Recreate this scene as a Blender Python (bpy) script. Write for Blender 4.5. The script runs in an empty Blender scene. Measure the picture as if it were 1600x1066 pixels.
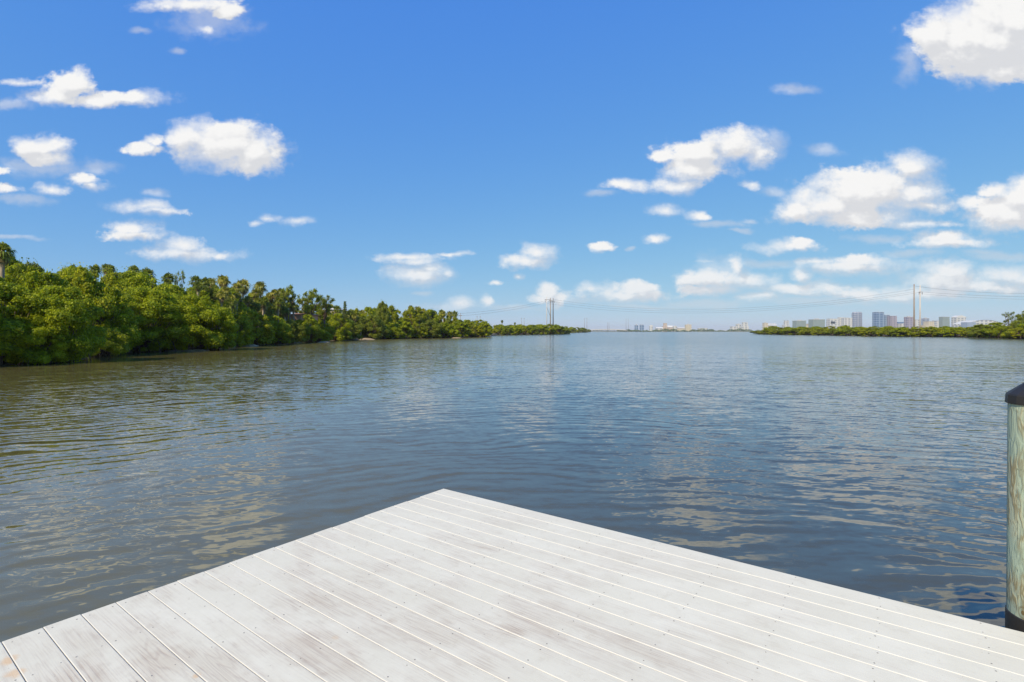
import bpy, math, random
import numpy as np
from mathutils import Vector

R = math.radians
rng = np.random.default_rng(7)
random.seed(7)
scene = bpy.context.scene
COL = scene.collection

# ------------------------------------------------------------------ camera model
FPX, CX, HY = 815.0, 800.0, 517.7          # focal length and horizon of the photograph
HW = 2.35                                   # eye above the water
HD = 1.42                                   # eye above the deck
DZ = HW - HD                                # deck top above the water


def at(px, py, Y):
    return Vector(((px - CX) / FPX * Y, Y, HW - (py - HY) / FPX * Y))


def wdist(py, h=HW):
    return h * FPX / (py - HY)


# ------------------------------------------------------------------ object helpers
def link(o, parent=None):
    COL.objects.link(o)
    if parent is not None:
        o.parent = parent
    return o


def tag(o, label=None, cat=None, group=None, kind=None):
    if label: o['label'] = label
    if cat: o['category'] = cat
    if group: o['group'] = group
    if kind: o['kind'] = kind
    return o


def empty(name, loc=(0, 0, 0), rz=0.0):
    o = bpy.data.objects.new(name, None)
    o.empty_display_size = 0.2
    o.location = loc
    o.rotation_euler = (0, 0, rz)
    return link(o)


def copy_tree(o, parent=None):
    c = o.copy()
    COL.objects.link(c)
    c.parent = parent
    for ch in list(o.children):
        copy_tree(ch, c)
    return c


class MB:
    """collects verts / faces of ONE mesh"""
    def __init__(s):
        s.v, s.f, s.m = [], [], []

    def add(s, vs, fs, mi=0):
        b = len(s.v)
        s.v.extend([tuple(p) for p in vs])
        for f in fs:
            s.f.append(tuple(b + i for i in f))
            s.m.append(mi)

    def box(s, x0, x1, y0, y1, z0, z1, mi=0):
        vs = [(x0, y0, z0), (x1, y0, z0), (x1, y1, z0), (x0, y1, z0), (x0, y0, z1), (x1, y0, z1), (x1, y1, z1), (x0, y1, z1)]
        s.add(vs, [(0, 3, 2, 1), (4, 5, 6, 7), (0, 1, 5, 4), (1, 2, 6, 5), (2, 3, 7, 6), (3, 0, 4, 7)], mi)

    def tube(s, pts, rads, n=8, mi=0, cap=True):
        pts = [Vector(p) for p in pts]
        rings = []
        ref = Vector((0.31, 0.95, 0.07))
        for i, p in enumerate(pts):
            d = (pts[min(i + 1, len(pts) - 1)] - pts[max(i - 1, 0)])
            if d.length < 1e-9: d = Vector((0, 0, 1))
            d.normalize()
            a = d.cross(ref)
            if a.length < 1e-3: a = d.cross(Vector((1, 0, 0)))
            a.normalize()
            b = d.cross(a)
            rings.append([p + (a * math.cos(2 * math.pi * k / n) + b * math.sin(2 * math.pi * k / n)) * rads[i] for k in range(n)])
        vs = [q for r in rings for q in r]
        fs = []
        for i in range(len(pts) - 1):
            for k in range(n):
                fs.append((i * n + k, i * n + (k + 1) % n, (i + 1) * n + (k + 1) % n, (i + 1) * n + k))
        if cap:
            fs.append(tuple(range(n))[::-1])
            fs.append(tuple((len(pts) - 1) * n + k for k in range(n)))
        s.add(vs, fs, mi)

    def lathe(s, prof, n=48, mi=0, c=(0, 0)):
        vs, fs = [], []
        for r, z in prof:
            for k in range(n):
                a = 2 * math.pi * k / n
                vs.append((c[0] + r * math.cos(a), c[1] + r * math.sin(a), z))
        for i in range(len(prof) - 1):
            for k in range(n):
                fs.append((i * n + k, i * n + (k + 1) % n, (i + 1) * n + (k + 1) % n, (i + 1) * n + k))
        s.add(vs, fs, mi)

    def build(s, name, mats, parent=None, smooth=False):
        me = bpy.data.meshes.new(name)
        me.from_pydata(s.v, [], s.f)
        if not isinstance(mats, (list, tuple)): mats = [mats]
        for m in mats: me.materials.append(m)
        me.polygons.foreach_set('material_index', s.m)
        if smooth: me.polygons.foreach_set('use_smooth', [True] * len(s.f))
        me.update()
        return link(bpy.data.objects.new(name, me), parent)


def np_mesh(name, verts, faces_per, mat, parent=None):
    """verts (N,3); faces quads given as (M,4) index array"""
    me = bpy.data.meshes.new(name)
    verts = np.asarray(verts, dtype=np.float32)
    faces = np.asarray(faces_per, dtype=np.int32)
    k = faces.shape[1]
    me.vertices.add(len(verts)); me.vertices.foreach_set('co', verts.ravel())
    me.loops.add(faces.size); me.loops.foreach_set('vertex_index', faces.ravel())
    me.polygons.add(len(faces))
    me.polygons.foreach_set('loop_start', np.arange(0, faces.size, k, dtype=np.int32))
    me.polygons.foreach_set('loop_total', np.full(len(faces), k, dtype=np.int32))
    me.materials.append(mat)
    me.update(calc_edges=True)
    me.validate()
    return link(bpy.data.objects.new(name, me), parent)


# ------------------------------------------------------------------ materials
class NT:
    def __init__(s, tree):
        s.t = tree
        s.n = tree.nodes
        s.l = tree.links

    def node(s, typ, **kw):
        n = s.n.new(typ)
        for k, v in kw.items():
            setattr(n, k, v)
        return n

    def set(s, sock, v):
        if v is None: return
        if isinstance(v, bpy.types.NodeSocket): s.l.new(v, sock)
        else: sock.default_value = v

    def math(s, op, a, b=None, c=None, clamp=False):
        n = s.node('ShaderNodeMath', operation=op)
        n.use_clamp = clamp
        s.set(n.inputs[0], a); s.set(n.inputs[1], b); s.set(n.inputs[2], c)
        return n.outputs[0]

    def vec(s, op, a, b=None, c=None):
        n = s.node('ShaderNodeVectorMath', operation=op)
        s.set(n.inputs[0], a); s.set(n.inputs[1], b); s.set(n.inputs[2], c)
        return n.outputs['Value'] if op in ('LENGTH', 'DOT_PRODUCT', 'DISTANCE') else n.outputs[0]

    def noise(s, vec, scale, detail=3.0, rough=0.5, dist=0.0, out='Fac', dim='3D'):
        n = s.node('ShaderNodeTexNoise', noise_dimensions=dim)
        s.set(n.inputs['Vector'], vec)
        n.inputs['Scale'].default_value = scale
        n.inputs['Detail'].default_value = detail
        n.inputs['Roughness'].default_value = rough
        n.inputs['Distortion'].default_value = dist
        return n.outputs[0] if out == 'Fac' else n.outputs[1]

    def ramp(s, fac, stops, interp='LINEAR'):
        n = s.node('ShaderNodeValToRGB')
        n.color_ramp.interpolation = interp
        e = n.color_ramp.elements
        while len(e) < len(stops): e.new(0.5)
        for el, (p, c) in zip(e, stops):
            el.position = p
            el.color = (*c, 1) if len(c) == 3 else c
        s.set(n.inputs[0], fac)
        return n.outputs[0]

    def maprange(s, v, a, b, c=0.0, d=1.0, smooth=True):
        n = s.node('ShaderNodeMapRange')
        n.interpolation_type = 'SMOOTHSTEP' if smooth else 'LINEAR'
        s.set(n.inputs[0], v)
        for i, x in enumerate((a, b, c, d)): s.set(n.inputs[1 + i], x)
        return n.outputs[0]

    def mix(s, f, a, b, blend='MIX'):
        n = s.node('ShaderNodeMix', data_type='RGBA', blend_type=blend)
        s.set(n.inputs[0], f)
        for k, v in ((6, a), (7, b)):
            if isinstance(v, tuple) and len(v) == 3: v = (*v, 1)
            s.set(n.inputs[k], v)
        return n.outputs[2]

    def mapping(s, vec, scale=(1, 1, 1), rot=(0, 0, 0), loc=(0, 0, 0)):
        n = s.node('ShaderNodeMapping')
        s.set(n.inputs[0], vec)
        n.inputs['Location'].default_value = loc
        n.inputs['Rotation'].default_value = rot
        n.inputs['Scale'].default_value = scale
        return n.outputs[0]


def new_mat(name):
    m = bpy.data.materials.new(name)
    m.use_nodes = True
    t = NT(m.node_tree)
    bs = m.node_tree.nodes['Principled BSDF']
    return m, t, bs


def simple_mat(name, col, rough=0.7, var=0.12, scale=2.0, metal=0.0, bump=0.0):
    m, t, b = new_mat(name)
    tc = t.node('ShaderNodeTexCoord').outputs['Object']
    n = t.noise(tc, scale, 4, 0.6)
    c1 = tuple(max(0, x * (1 - var)) for x in col)
    c2 = tuple(min(1, x * (1 + var)) for x in col)
    t.set(b.inputs['Base Color'], t.mix(t.maprange(n, 0.3, 0.7), c1, c2))
    b.inputs['Roughness'].default_value = rough
    b.inputs['Metallic'].default_value = metal
    if bump:
        bn = t.node('ShaderNodeBump'); bn.inputs['Distance'].default_value = bump
        t.set(bn.inputs['Height'], n); t.l.new(bn.outputs[0], b.inputs['Normal'])
    return m


def leaf_mat(name, dark, mid, light, trans=0.5, nscale=1.5):
    m, t, b = new_mat(name)
    geo = t.node('ShaderNodeNewGeometry')
    oi = t.node('ShaderNodeObjectInfo')
    tc = t.node('ShaderNodeTexCoord').outputs['Object']
    n = t.noise(tc, nscale, 2, 0.5)
    f = t.math('ADD', t.math('MULTIPLY', geo.outputs['Random Per Island'], 0.5), t.math('MULTIPLY', n, 0.5))
    f = t.math('ADD', f, t.math('MULTIPLY', t.math('SUBTRACT', oi.outputs['Random'], 0.5), 0.16))
    col = t.ramp(f, [(0.3, dark), (0.5, mid), (0.7, light)])
    t.set(b.inputs['Base Color'], col)
    b.inputs['Roughness'].default_value = 0.55
    b.inputs['Specular IOR Level'].default_value = 0.35
    tr = t.node('ShaderNodeBsdfTranslucent')
    t.set(tr.inputs['Color'], t.mix(0.5, col, (0.52, 0.58, 0.02), 'MIX'))
    mx = t.node('ShaderNodeMixShader'); mx.inputs[0].default_value = trans
    out = t.n['Material Output']
    t.l.new(b.outputs[0], mx.inputs[1]); t.l.new(tr.outputs[0], mx.inputs[2]); t.l.new(mx.outputs[0], out.inputs[0])
    return m


M = {}
M['mangrove'] = leaf_mat('mangrove_leaves', (0.11, 0.16, 0.003), (0.34, 0.41, 0.006), (0.56, 0.58, 0.012))
M['mangrove_yellow'] = leaf_mat('yellowish_mangrove_leaves', (0.10, 0.135, 0.003), (0.35, 0.385, 0.006), (0.58, 0.56, 0.015))
M['broadleaf'] = leaf_mat('broad_tree_leaves', (0.07, 0.095, 0.01), (0.22, 0.26, 0.025), (0.38, 0.41, 0.04))
M['palm'] = leaf_mat('palm_fronds', (0.05, 0.07, 0.008), (0.16, 0.21, 0.018), (0.34, 0.37, 0.05), 0.25)
M['palm_gold'] = leaf_mat('golden_palm_fronds', (0.09, 0.10, 0.01), (0.28, 0.28, 0.03), (0.52, 0.46, 0.08), 0.25)  # fronds of a paler, more golden colour, mixed among the greener palms
M['dead_frond'] = leaf_mat('dead_fronds', (0.08, 0.055, 0.02), (0.19, 0.13, 0.05), (0.34, 0.25, 0.10), 0.1)
M['far_leaf'] = leaf_mat('distant_leaves', (0.05, 0.08, 0.03), (0.09, 0.13, 0.05), (0.14, 0.18, 0.07), 0.15, 0.02)
M['bark'] = simple_mat('grey_brown_bark', (0.16, 0.11, 0.075), 0.9, 0.4, 6, bump=0.02)
M['palm_bark'] = simple_mat('pale_palm_bark', (0.34, 0.27, 0.18), 0.9, 0.3, 7, bump=0.02)
M['sand'] = simple_mat('bank_soil', (0.16, 0.12, 0.06), 0.95, 0.35, 0.7)
M['far_ground'] = simple_mat('far_ground', (0.16, 0.17, 0.10), 0.95, 0.3, 0.01)

# ---- white weathered dock paint (object axes: x along the boards, -y across them)


def deck_top_mat():
    m, t, b = new_mat('worn_white_deck_paint')
    tc = t.node('ShaderNodeTexCoord').outputs['Object']
    oi = t.node('ShaderNodeObjectInfo')
    rnd = oi.outputs['Random']
    sh = t.node('ShaderNodeCombineXYZ')
    t.set(sh.inputs[0], t.math('MULTIPLY', rnd, 37.0)); t.set(sh.inputs[2], t.math('MULTIPLY', rnd, 91.0))
    p = t.vec('ADD', tc, sh.outputs[0])
    # long cathedral grain
    q = t.mapping(p, (1.1, 13.0, 1.0))
    warp = t.noise(t.mapping(p, (0.55, 7.0, 1.0)), 1.0, 2, 0.45)
    g = t.math('SINE', t.math('MULTIPLY', warp, 120.0))
    fine = t.noise(t.mapping(p, (3.0, 130.0, 1.0)), 1.0, 3, 0.65)
    grain = t.math('ADD', t.math('MULTIPLY', t.maprange(g, 0.35, 1.0), 0.34), t.math('MULTIPLY', t.maprange(fine, 0.42, 0.70), 0.75))
    # wear: where the paint is thin (drawn in deck space, continuous over the boards)
    wear = t.noise(tc, 1.5, 5, 0.62)
    wear2 = t.noise(t.mapping(p, (2.2, 7.0, 1.0)), 1.6, 4, 0.6)
    wsum = t.math('ADD', t.math('MULTIPLY', wear, 0.6), t.math('MULTIPLY', wear2, 0.4))
    wearm = t.maprange(wsum, 0.44, 0.62)
    # stains with their own place on the deck (x, y, radius x, radius y, weight)
    spots = STAINS
    acc = None
    nz = t.noise(tc, 7.0, 4, 0.65)
    for (sx, sy, rx, ry, w) in spots:
        d = t.vec('LENGTH', t.vec('MULTIPLY', t.vec('SUBTRACT', tc, (sx, sy, 0)), (1 / rx, 1 / ry, 0)))
        d = t.math('ADD', d, t.math('MULTIPLY', t.math('SUBTRACT', nz, 0.5), 1.5))
        k = t.math('MULTIPLY', t.maprange(d, 1.1, 0.1), w)
        acc = k if acc is None else t.math('MAXIMUM', acc, k)
    base = t.mix(t.maprange(t.noise(tc, 3.1, 4, 0.6), 0.3, 0.7), (0.74, 0.705, 0.55), (0.80, 0.765, 0.61))
    base = t.mix(t.math('MULTIPLY', rnd, 0.35), base, (0.68, 0.64, 0.50))
    far = t.vec('LENGTH', t.vec('MULTIPLY', t.vec('SUBTRACT', tc, (WORN[0], WORN[1], 0)), (.42, .5, 0)))   # the walked-on part
    walk = t.maprange(far, 1.35, 0.2, 0.25, 1.0)
    amt = t.math('ADD', t.math('MULTIPLY', t.math('ADD', t.math('MULTIPLY', wearm, 0.50), 0.08), walk), t.math('MULTIPLY', acc, 0.8), clamp=True)
    blot = t.noise(tc, 11.0, 5, 0.7)
    base = t.mix(t.math('MULTIPLY', t.maprange(blot, 0.52, 0.70), 0.35), base, (0.60, 0.55, 0.42))
    gcol = t.mix(wear, (0.47, 0.40, 0.34), (0.36, 0.29, 0.22))
    c = t.mix(t.math('MULTIPLY', t.math('MULTIPLY', grain, amt), 0.95, clamp=True), base, gcol)
    c = t.mix(t.math('MULTIPLY', amt, 0.42), c, (0.49, 0.385, 0.265))
    # specks of dirt
    sp = t.noise(tc, 60.0, 2, 0.6)
    c = t.mix(t.math('MULTIPLY', t.maprange(sp, 0.70, 0.78), 0.5), c, (0.25, 0.2, 0.15))
    # rusty orange mark on the near corner boards
    for (sx, sy, rx, ry, w) in RUST:
        d = t.vec('LENGTH', t.vec('MULTIPLY', t.vec('SUBTRACT', tc, (sx, sy, 0)), (1 / rx, 1 / ry, 0)))
        d = t.math('ADD', d, t.math('MULTIPLY', t.math('SUBTRACT', nz, 0.5), 2.6))
        c = t.mix(t.math('MULTIPLY', t.maprange(d, 1.0, 0.2), w), c, (0.72, 0.42, 0.16))
    t.set(b.inputs['Base Color'], c)
    b.inputs['Roughness'].default_value = 0.62
    b.inputs['Specular IOR Level'].default_value = 0.3
    bn = t.node('ShaderNodeBump'); bn.inputs['Distance'].default_value = 0.0008
    bn.inputs['Strength'].default_value = 0.5
    t.set(bn.inputs['Height'], t.math('SUBTRACT', nz, t.math('MULTIPLY', t.math('MULTIPLY', grain, amt), 1.2)))
    t.l.new(bn.outputs[0], b.inputs['Normal'])
    return m


# ------------------------------------------------------------------ deck frame
CO = at(693, 763.5, HD * FPX / (763.5 - HY)); CO.z = DZ
d1 = Vector((0.8035, -0.5953, 0)).normalized()     # along the boards
ang = math.atan2(d1.y, d1.x)


def deck_local(px, py):
    Y = HD * FPX / (py - HY)
    p = at(px, py, Y) - CO
    return (p.x * math.cos(-ang) - p.y * math.sin(-ang), p.x * math.sin(-ang) + p.y * math.cos(-ang))


STAINS = []
for (px, py, rx, ry, w) in [(805, 985, .10, .07, 1.0), (830, 975, .22, .10, .55), (500, 940, .16, .10, .4), (490, 1015, .32, .16, .8), (250, 1035, .30, .18, 1.0),
                            (340, 1045, .3, .15, .7), (700, 972, .06, .05, .5), (760, 855, .12, .07, .4), (610, 970, .04, .04, .6), (865, 945, .1, .05, .45),
                            (1100, 985, .3, .05, .35), (990, 1010, .3, .08, .4), (530, 1040, .25, .1, .6), (130, 1050, .2, .12, .5), (590, 935, .08, .05, .3)]:
    lx, ly = deck_local(px, py); STAINS.append((lx, ly, rx, ry, w))
WORN = deck_local(520, 1040)
RUST = []
for (px, py, rx, ry, w) in [(14, 1032, .05, .035, .55), (22, 1052, .06, .04, .5), (308, 1055, .025, .02, .5), (525, 997, .03, .02, .2)]:
    lx, ly = deck_local(px, py); RUST.append((lx, ly, rx, ry, w))

M['deck_top'] = deck_top_mat()
M['deck_edge'] = simple_mat('clean_white_board_edge', (0.68, 0.655, 0.57), 0.5, 0.04, 9)
M['screw'] = simple_mat('dull_screw', (0.26, 0.235, 0.20), 0.5, 0.2, 9)
M['joist'] = simple_mat('treated_joist', (0.22, 0.19, 0.13), 0.9, 0.3, 4)

# ------------------------------------------------------------------ dock
dock = empty('dock', CO, ang)
tag(dock, 'white painted boat dock of long boards, its corner pointing out over the water', 'dock')
PITCH, GAP, TH, LEN = 0.1445, 0.0034, 0.032, 8.6
NB = 36
for i in range(NB):
    y1 = -i * PITCH; y0 = y1 - PITCH + GAP
    e = random.uniform(-0.005, 0.005) if i else 0.0
    mb = MB()
    bv = 0.0026
    x0, x1 = e, LEN
    prof = [(y0, -TH), (y1, -TH), (y1, -bv), (y1 - 0.0008, -0.0008), (y1 - bv, 0), (y0 + bv, 0), (y0 + 0.0008, -0.0008), (y0, -bv)]
    n = len(prof)
    vs = [(x0 + (bv if k in (4, 5) else 0.0012 if k in (3, 6) else 0), a, z) for k, (a, z) in enumerate(prof)] + [(x1, a, z) for a, z in prof]
    side = [(k, (k + 1) % n, n + (k + 1) % n, n + k) for k in range(n)]
    for k, f in enumerate(side):
        mb.add([vs[j] for j in f], [(3, 2, 1, 0)], 0 if k == 4 else 1)
    mb.add(vs[:n], [tuple(range(n))], 1); mb.add(vs[n:], [tuple(range(n))[::-1]], 1)
    # screws: two at every joist
    xs = [0.045] + [0.40 * k + 0.02 for k in range(1, 21)]
    for xk in xs:
        for yy in (y1 - 0.024, y0 + 0.024):
            sx, sy = xk + random.uniform(-.008, .008), yy + random.uniform(-.004, .004)
            r = random.choice((0.0028, 0.0034, 0.0038))
            mb.add([(sx + r * math.cos(a), sy + r * math.sin(a), 0.0006) for a in [q * math.pi / 4 for q in range(8)]], [tuple(range(8))], 2)
    ob = mb.build('deck_board', [M['deck_top'], M['deck_edge'], M['screw']], dock)
mb = MB()
for xk in [0.045] + [0.40 * k + 0.02 for k in range(1, 21)]:
    mb.box(xk - 0.019, xk + 0.019, -NB * PITCH + .02, -0.02, -TH - 0.19, -TH - 0.001)
tag(mb.build('joists', M['joist'], dock), kind='stuff')
mb = MB(); mb.box(0.006, LEN, -0.02, -0.0035, -TH - 0.19, -TH - 0.002); mb.build('fascia', M['deck_edge'], dock)
for (x, y) in ((0.4, -0.35), (0.4, -3.0), (3.6, -0.35), (6.8, -0.35)):
    mb = MB(); mb.lathe([(0, -2.2), (.12, -2.2), (.12, -TH - .2), (0, -TH - .2)], 20, c=(x, y)); mb.build('support_piling', M['joist'], dock, True)

# ------------------------------------------------------------------ mooring piling on the right


def piling_mat():
    m, t, b = new_mat('green_treated_pine')
    tc = t.node('ShaderNodeTexCoord').outputs['Object']
    sp = t.node('ShaderNodeSeparateXYZ'); t.l.new(tc, sp.inputs[0])
    # unrolled log surface: angle and height, so the figure follows the round face
    th = t.math('ARCTAN2', sp.outputs[1], sp.outputs[0])
    cb = t.node('ShaderNodeCombineXYZ'); t.set(cb.inputs[0], t.math('MULTIPLY', th, 0.15)); t.set(cb.inputs[1], sp.outputs[2])
    p = t.vec('ADD', cb.outputs[0], t.vec('MULTIPLY', t.vec('SUBTRACT', t.noise(cb.outputs[0], 6, 2, 0.5, out='Color'), (.5, .5, .5)), (0.05, 0.18, 0)))
    f = t.noise(t.mapping(p, (15, 3.0, 1)), 1.0, 3, 0.6)
    rings = t.math('SINE', t.math('MULTIPLY', f, 38.0))
    patch = t.noise(t.mapping(tc, (5, 5, 2.4)), 1.3, 4, 0.6)
    c = t.mix(t.maprange(patch, 0.42, 0.62), (0.31, 0.38, 0.28), (0.38, 0.37, 0.24))
    c = t.mix(t.math('MULTIPLY', t.math('MULTIPLY', t.maprange(rings, 0.1, 1.0), t.maprange(patch, 0.36, 0.6)), 0.7), c, (0.19, 0.145, 0.06))
    c = t.mix(t.math('MULTIPLY', t.maprange(rings, -0.2, -1.0), 0.5), c, (0.40, 0.48, 0.36))
    c = t.mix(t.maprange(t.noise(tc, 30, 3, 0.7), 0.62, 0.74), c, (0.2, 0.21, 0.13))
    for (a, z) in ((KA, 1.25), (KA + .22, .66), (KA - 0.5, 0.95)):
        d = t.vec('LENGTH', t.vec('MULTIPLY', t.vec('SUBTRACT', cb.outputs[0], (a * 0.15, z, 0)), (42, 30, 0)))
        k = t.math('SINE', t.math('MULTIPLY', d, 9.0))
        c = t.mix(t.math('MULTIPLY', t.maprange(d, 1.5, 0.2), t.maprange(k, -0.6, 0.6)), c, (0.16, 0.11, 0.04))
    t.set(b.inputs['Base Color'], c)
    b.inputs['Roughness'].default_value = 0.8
    bn = t.node('ShaderNodeBump'); bn.inputs['Distance'].default_value = 0.0009
    t.set(bn.inputs['Height'], t.math('ADD', rings, patch)); t.l.new(bn.outputs[0], b.inputs['Normal'])
    return m


PY = 2.62
PR = 0.15
_d = 3.75
_phi = math.atan((1572 - CX) / FPX) + math.asin(PR / _d)     # its left outline falls at column 1572
PX, PY = _d * math.sin(_phi), _d * math.cos(_phi)
KA = math.atan2(-PY, -PX) - 0.1
M['piling'] = piling_mat()
M['black_plastic'] = simple_mat('black_plastic', (0.020, 0.017, 0.013), 0.55, 0.2, 5)
M['white_screw'] = simple_mat('white_fixing', (0.8, 0.8, 0.82), 0.3, 0.02, 5)
post = empty('mooring_piling', (PX, PY, 0))
tag(post, 'round greenish treated wood piling with black cone cap beside the dock edge', 'piling')
zt = HW - (627 - HY) / FPX * 2.72
zs = HW - (947 - HY) / FPX * 2.72
mb = MB(); mb.lathe([(PR, zs - 0.02), (PR * 0.985, (zs + zt) / 2), (PR * 0.965, zt + 0.01)], 72); mb.build('post', M['piling'], post, True)
mb = MB(); mb.lathe([(PR * 1.03, -1.5), (PR * 1.03, zs - 0.006), (PR * 1.015, zs), (PR * 0.9, zs + .001)], 72); mb.build('sleeve', M['black_plastic'], post, True)
rr = PR * 1.035
capz = zt
cap_me = [(rr * .93, capz - 0.004), (rr, capz - 0.004), (rr * 1.0, capz + 0.004), (rr * .985, capz + 0.038), (rr * .96, capz + 0.046), (rr * .5, capz + 0.108), (rr * .08, capz + 0.165), (0.0, capz + 0.167)]
mb = MB(); mb.lathe(cap_me, 16); cap = mb.build('cap', M['black_plastic'], post, False)
a = math.atan2(-PY, -PX) + 0.62
mb = MB()
cs = Vector((math.cos(a), math.sin(a), 0)); 
mb.tube([cs * (rr * .97) + Vector((0, 0, capz + .016)), cs * (rr + .004) + Vector((0, 0, capz + .016))], [0.006, 0.005], 10)
mb.build('cap_screw', M['white_screw'], cap, True)

# ------------------------------------------------------------------ water


def water_mat():
    m, t, b = new_mat('rippled_water')
    geo = t.node('ShaderNodeNewGeometry')
    P = geo.outputs['Position']
    sp = t.node('ShaderNodeSeparateXYZ'); t.l.new(P, sp.inputs[0])
    gust = t.noise(P, 0.03, 3, 0.55)                       # broad patches of breeze
    gust2 = t.noise(t.mapping(P, (0.5, 1.0, 1)), 0.22, 2, 0.5)
    sx_ = t.node('ShaderNodeSeparateXYZ'); t.l.new(P, sx_.inputs[0])
    rl = t.vec('LENGTH', t.vec('SUBTRACT', P, (1.2, -1.0, 0.0)))
    near = t.math('MULTIPLY', t.maprange(rl, 4.0, 28.0, NEAR_CALM, 1.0), t.maprange(rl, 18.0, 130.0, 1.0, 0.62))
    east = t.maprange(t.math('ADD', sx_.outputs[0], t.math('MULTIPLY', sx_.outputs[1], -0.15)), -1.5, 5.0, 1.0, 1.3)
    near = t.math('MULTIPLY', near, east)
    amp = t.math('MULTIPLY', near, t.maprange(gust, 0.35, 0.65, 0.70, 1.15, False))
    # slopes of the wave trains (x, y), each from its own noise
    slope = None
    for (sx, sy, rot, sc, det, kx, ky) in WAVES:
        q = t.mapping(P, (sx, sy, 1), (0, 0, R(rot)))
        n = t.noise(q, sc, det, 0.55, 0.35, out='Color')
        v = t.vec('MULTIPLY', t.vec('SUBTRACT', n, (.5, .5, .5)), (kx, ky, 0))
        slope = v if slope is None else t.vec('ADD', slope, v)
    slope = t.vec('SCALE', slope)
    t.set(slope.node.inputs['Scale'], amp)
    # ring ripples running out from the dock, warped
    wp = t.vec('ADD', P, t.vec('MULTIPLY', t.vec('SUBTRACT', t.noise(P, 0.28, 2, 0.5, out='Color'), (.5, .5, .5)), (2.4, 2.4, 0)))
    rv = t.vec('SUBTRACT', wp, (1.6, -1.5, 0.0))
    r = t.vec('LENGTH', rv)
    rd = t.vec('NORMALIZE', rv)
    ringm = t.math('MULTIPLY', t.maprange(rl, 8.0, 48.0, 1.0, 0.0), t.maprange(gust2, 0.35, 0.65, 0.2, 1.1))
    rs_ = t.math('MULTIPLY', t.math('COSINE', t.math('MULTIPLY', r, 2 * math.pi / 0.37)), t.math('MULTIPLY', ringm, 0.072))
    rs_ = t.math('ADD', rs_, t.math('MULTIPLY', t.math('COSINE', t.math('MULTIPLY', r, 2 * math.pi / 0.66)), t.math('MULTIPLY', ringm, 0.048)))
    # arcs of small waves that follow the rings: noise laid out in distance and bearing from the dock
    rvs = t.node('ShaderNodeSeparateXYZ'); t.l.new(rv, rvs.inputs[0])
    th = t.math('ARCTAN2', rvs.outputs[0], rvs.outputs[1])
    for (fr_, ft_, k_) in ((1.9, 5.0, .26), (6.5, 17.0, .34)):
        cbx = t.node('ShaderNodeCombineXYZ')
        t.set(cbx.inputs[0], t.math('MULTIPLY', r, fr_)); t.set(cbx.inputs[1], t.math('MULTIPLY', th, ft_))
        nn_ = t.noise(cbx.outputs[0], 1.0, 2, 0.5, 0.3)
        rs_ = t.math('ADD', rs_, t.math('MULTIPLY', t.math('MULTIPLY', t.math('SUBTRACT', nn_, 0.5), k_), amp))
    rdv = t.vec('SCALE', rd); t.set(rdv.node.inputs['Scale'], rs_)
    slope = t.vec('ADD', slope, rdv)
    # wind waves lean: a steep face towards the south shore, a long gentle back
    sl_ = t.node('ShaderNodeSeparateXYZ'); t.l.new(slope, sl_.inputs[0])
    lean = t.math('SMOOTH_MAX', sl_.outputs[1], t.math('MULTIPLY', sl_.outputs[1], 0.25), 0.02)
    cs_ = t.node('ShaderNodeCombineXYZ'); t.set(cs_.inputs[0], sl_.outputs[0]); t.set(cs_.inputs[1], lean)
    nrm = t.vec('NORMALIZE', t.vec('SUBTRACT', (0, 0, 1), cs_.outputs[0]))
    murk = t.noise(P, 0.12, 3, 0.5)
    t.set(b.inputs['Base Color'], t.mix(t.maprange(t.math('ADD', sx_.outputs[0], t.math('MULTIPLY', murk, 4.0)), -5.0, 6.0), (0.150, 0.130, 0.044), (0.066, 0.072, 0.046)))
    t.set(b.inputs['Roughness'], t.maprange(rl, 22.0, 120.0, 0.02, 0.15))
    b.inputs['IOR'].default_value = 1.68
    b.inputs['Specular IOR Level'].default_value = 0.5
    t.l.new(nrm, b.inputs['Normal'])
    return m


NEAR_CALM = 0.70
WAVES = [(0.38, 1.3, 9, 2.6, 1, .04, .17), (0.42, 1.35, -10, 6.5, 0, .08, .34), (0.55, 1.25, 10, 15.0, 0, .09, .28)]
M['water'] = water_mat()
mb = MB(); mb.add([(-9000, -300, 0), (9000, -300, 0), (9000, 12000, 0), (-9000, 12000, 0)], [(0, 1, 2, 3)])
tag(mb.build('water', M['water']), 'wide rippled blue grey bay water', None, kind='structure')

# ------------------------------------------------------------------ land
LB = [(-420, 640), (-200, 596), (0, 575), (60, 571.5), (130, 563.5), (185, 554), (240, 550), (300, 548), (362, 545), (380, 541.5), (450, 538), (560, 531.5), (600, 530), (700, 528.4),
      (768, 526.2), (776, 524), (884, 522.4), (888, 520.6), (919, 519.6)]
RB = [(1187, 522.6), (1240, 523.5), (1380, 526.0), (1490, 526.8), (1600, 529.6), (1800, 534)]


def shore_d(px, pts):
    xs = [p[0] for p in pts]; ds = [wdist(p[1]) for p in pts]
    return float(np.interp(px, xs, ds))


def interp(px, pts):
    return float(np.interp(px, [p[0] for p in pts], [p[1] for p in pts]))


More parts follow.
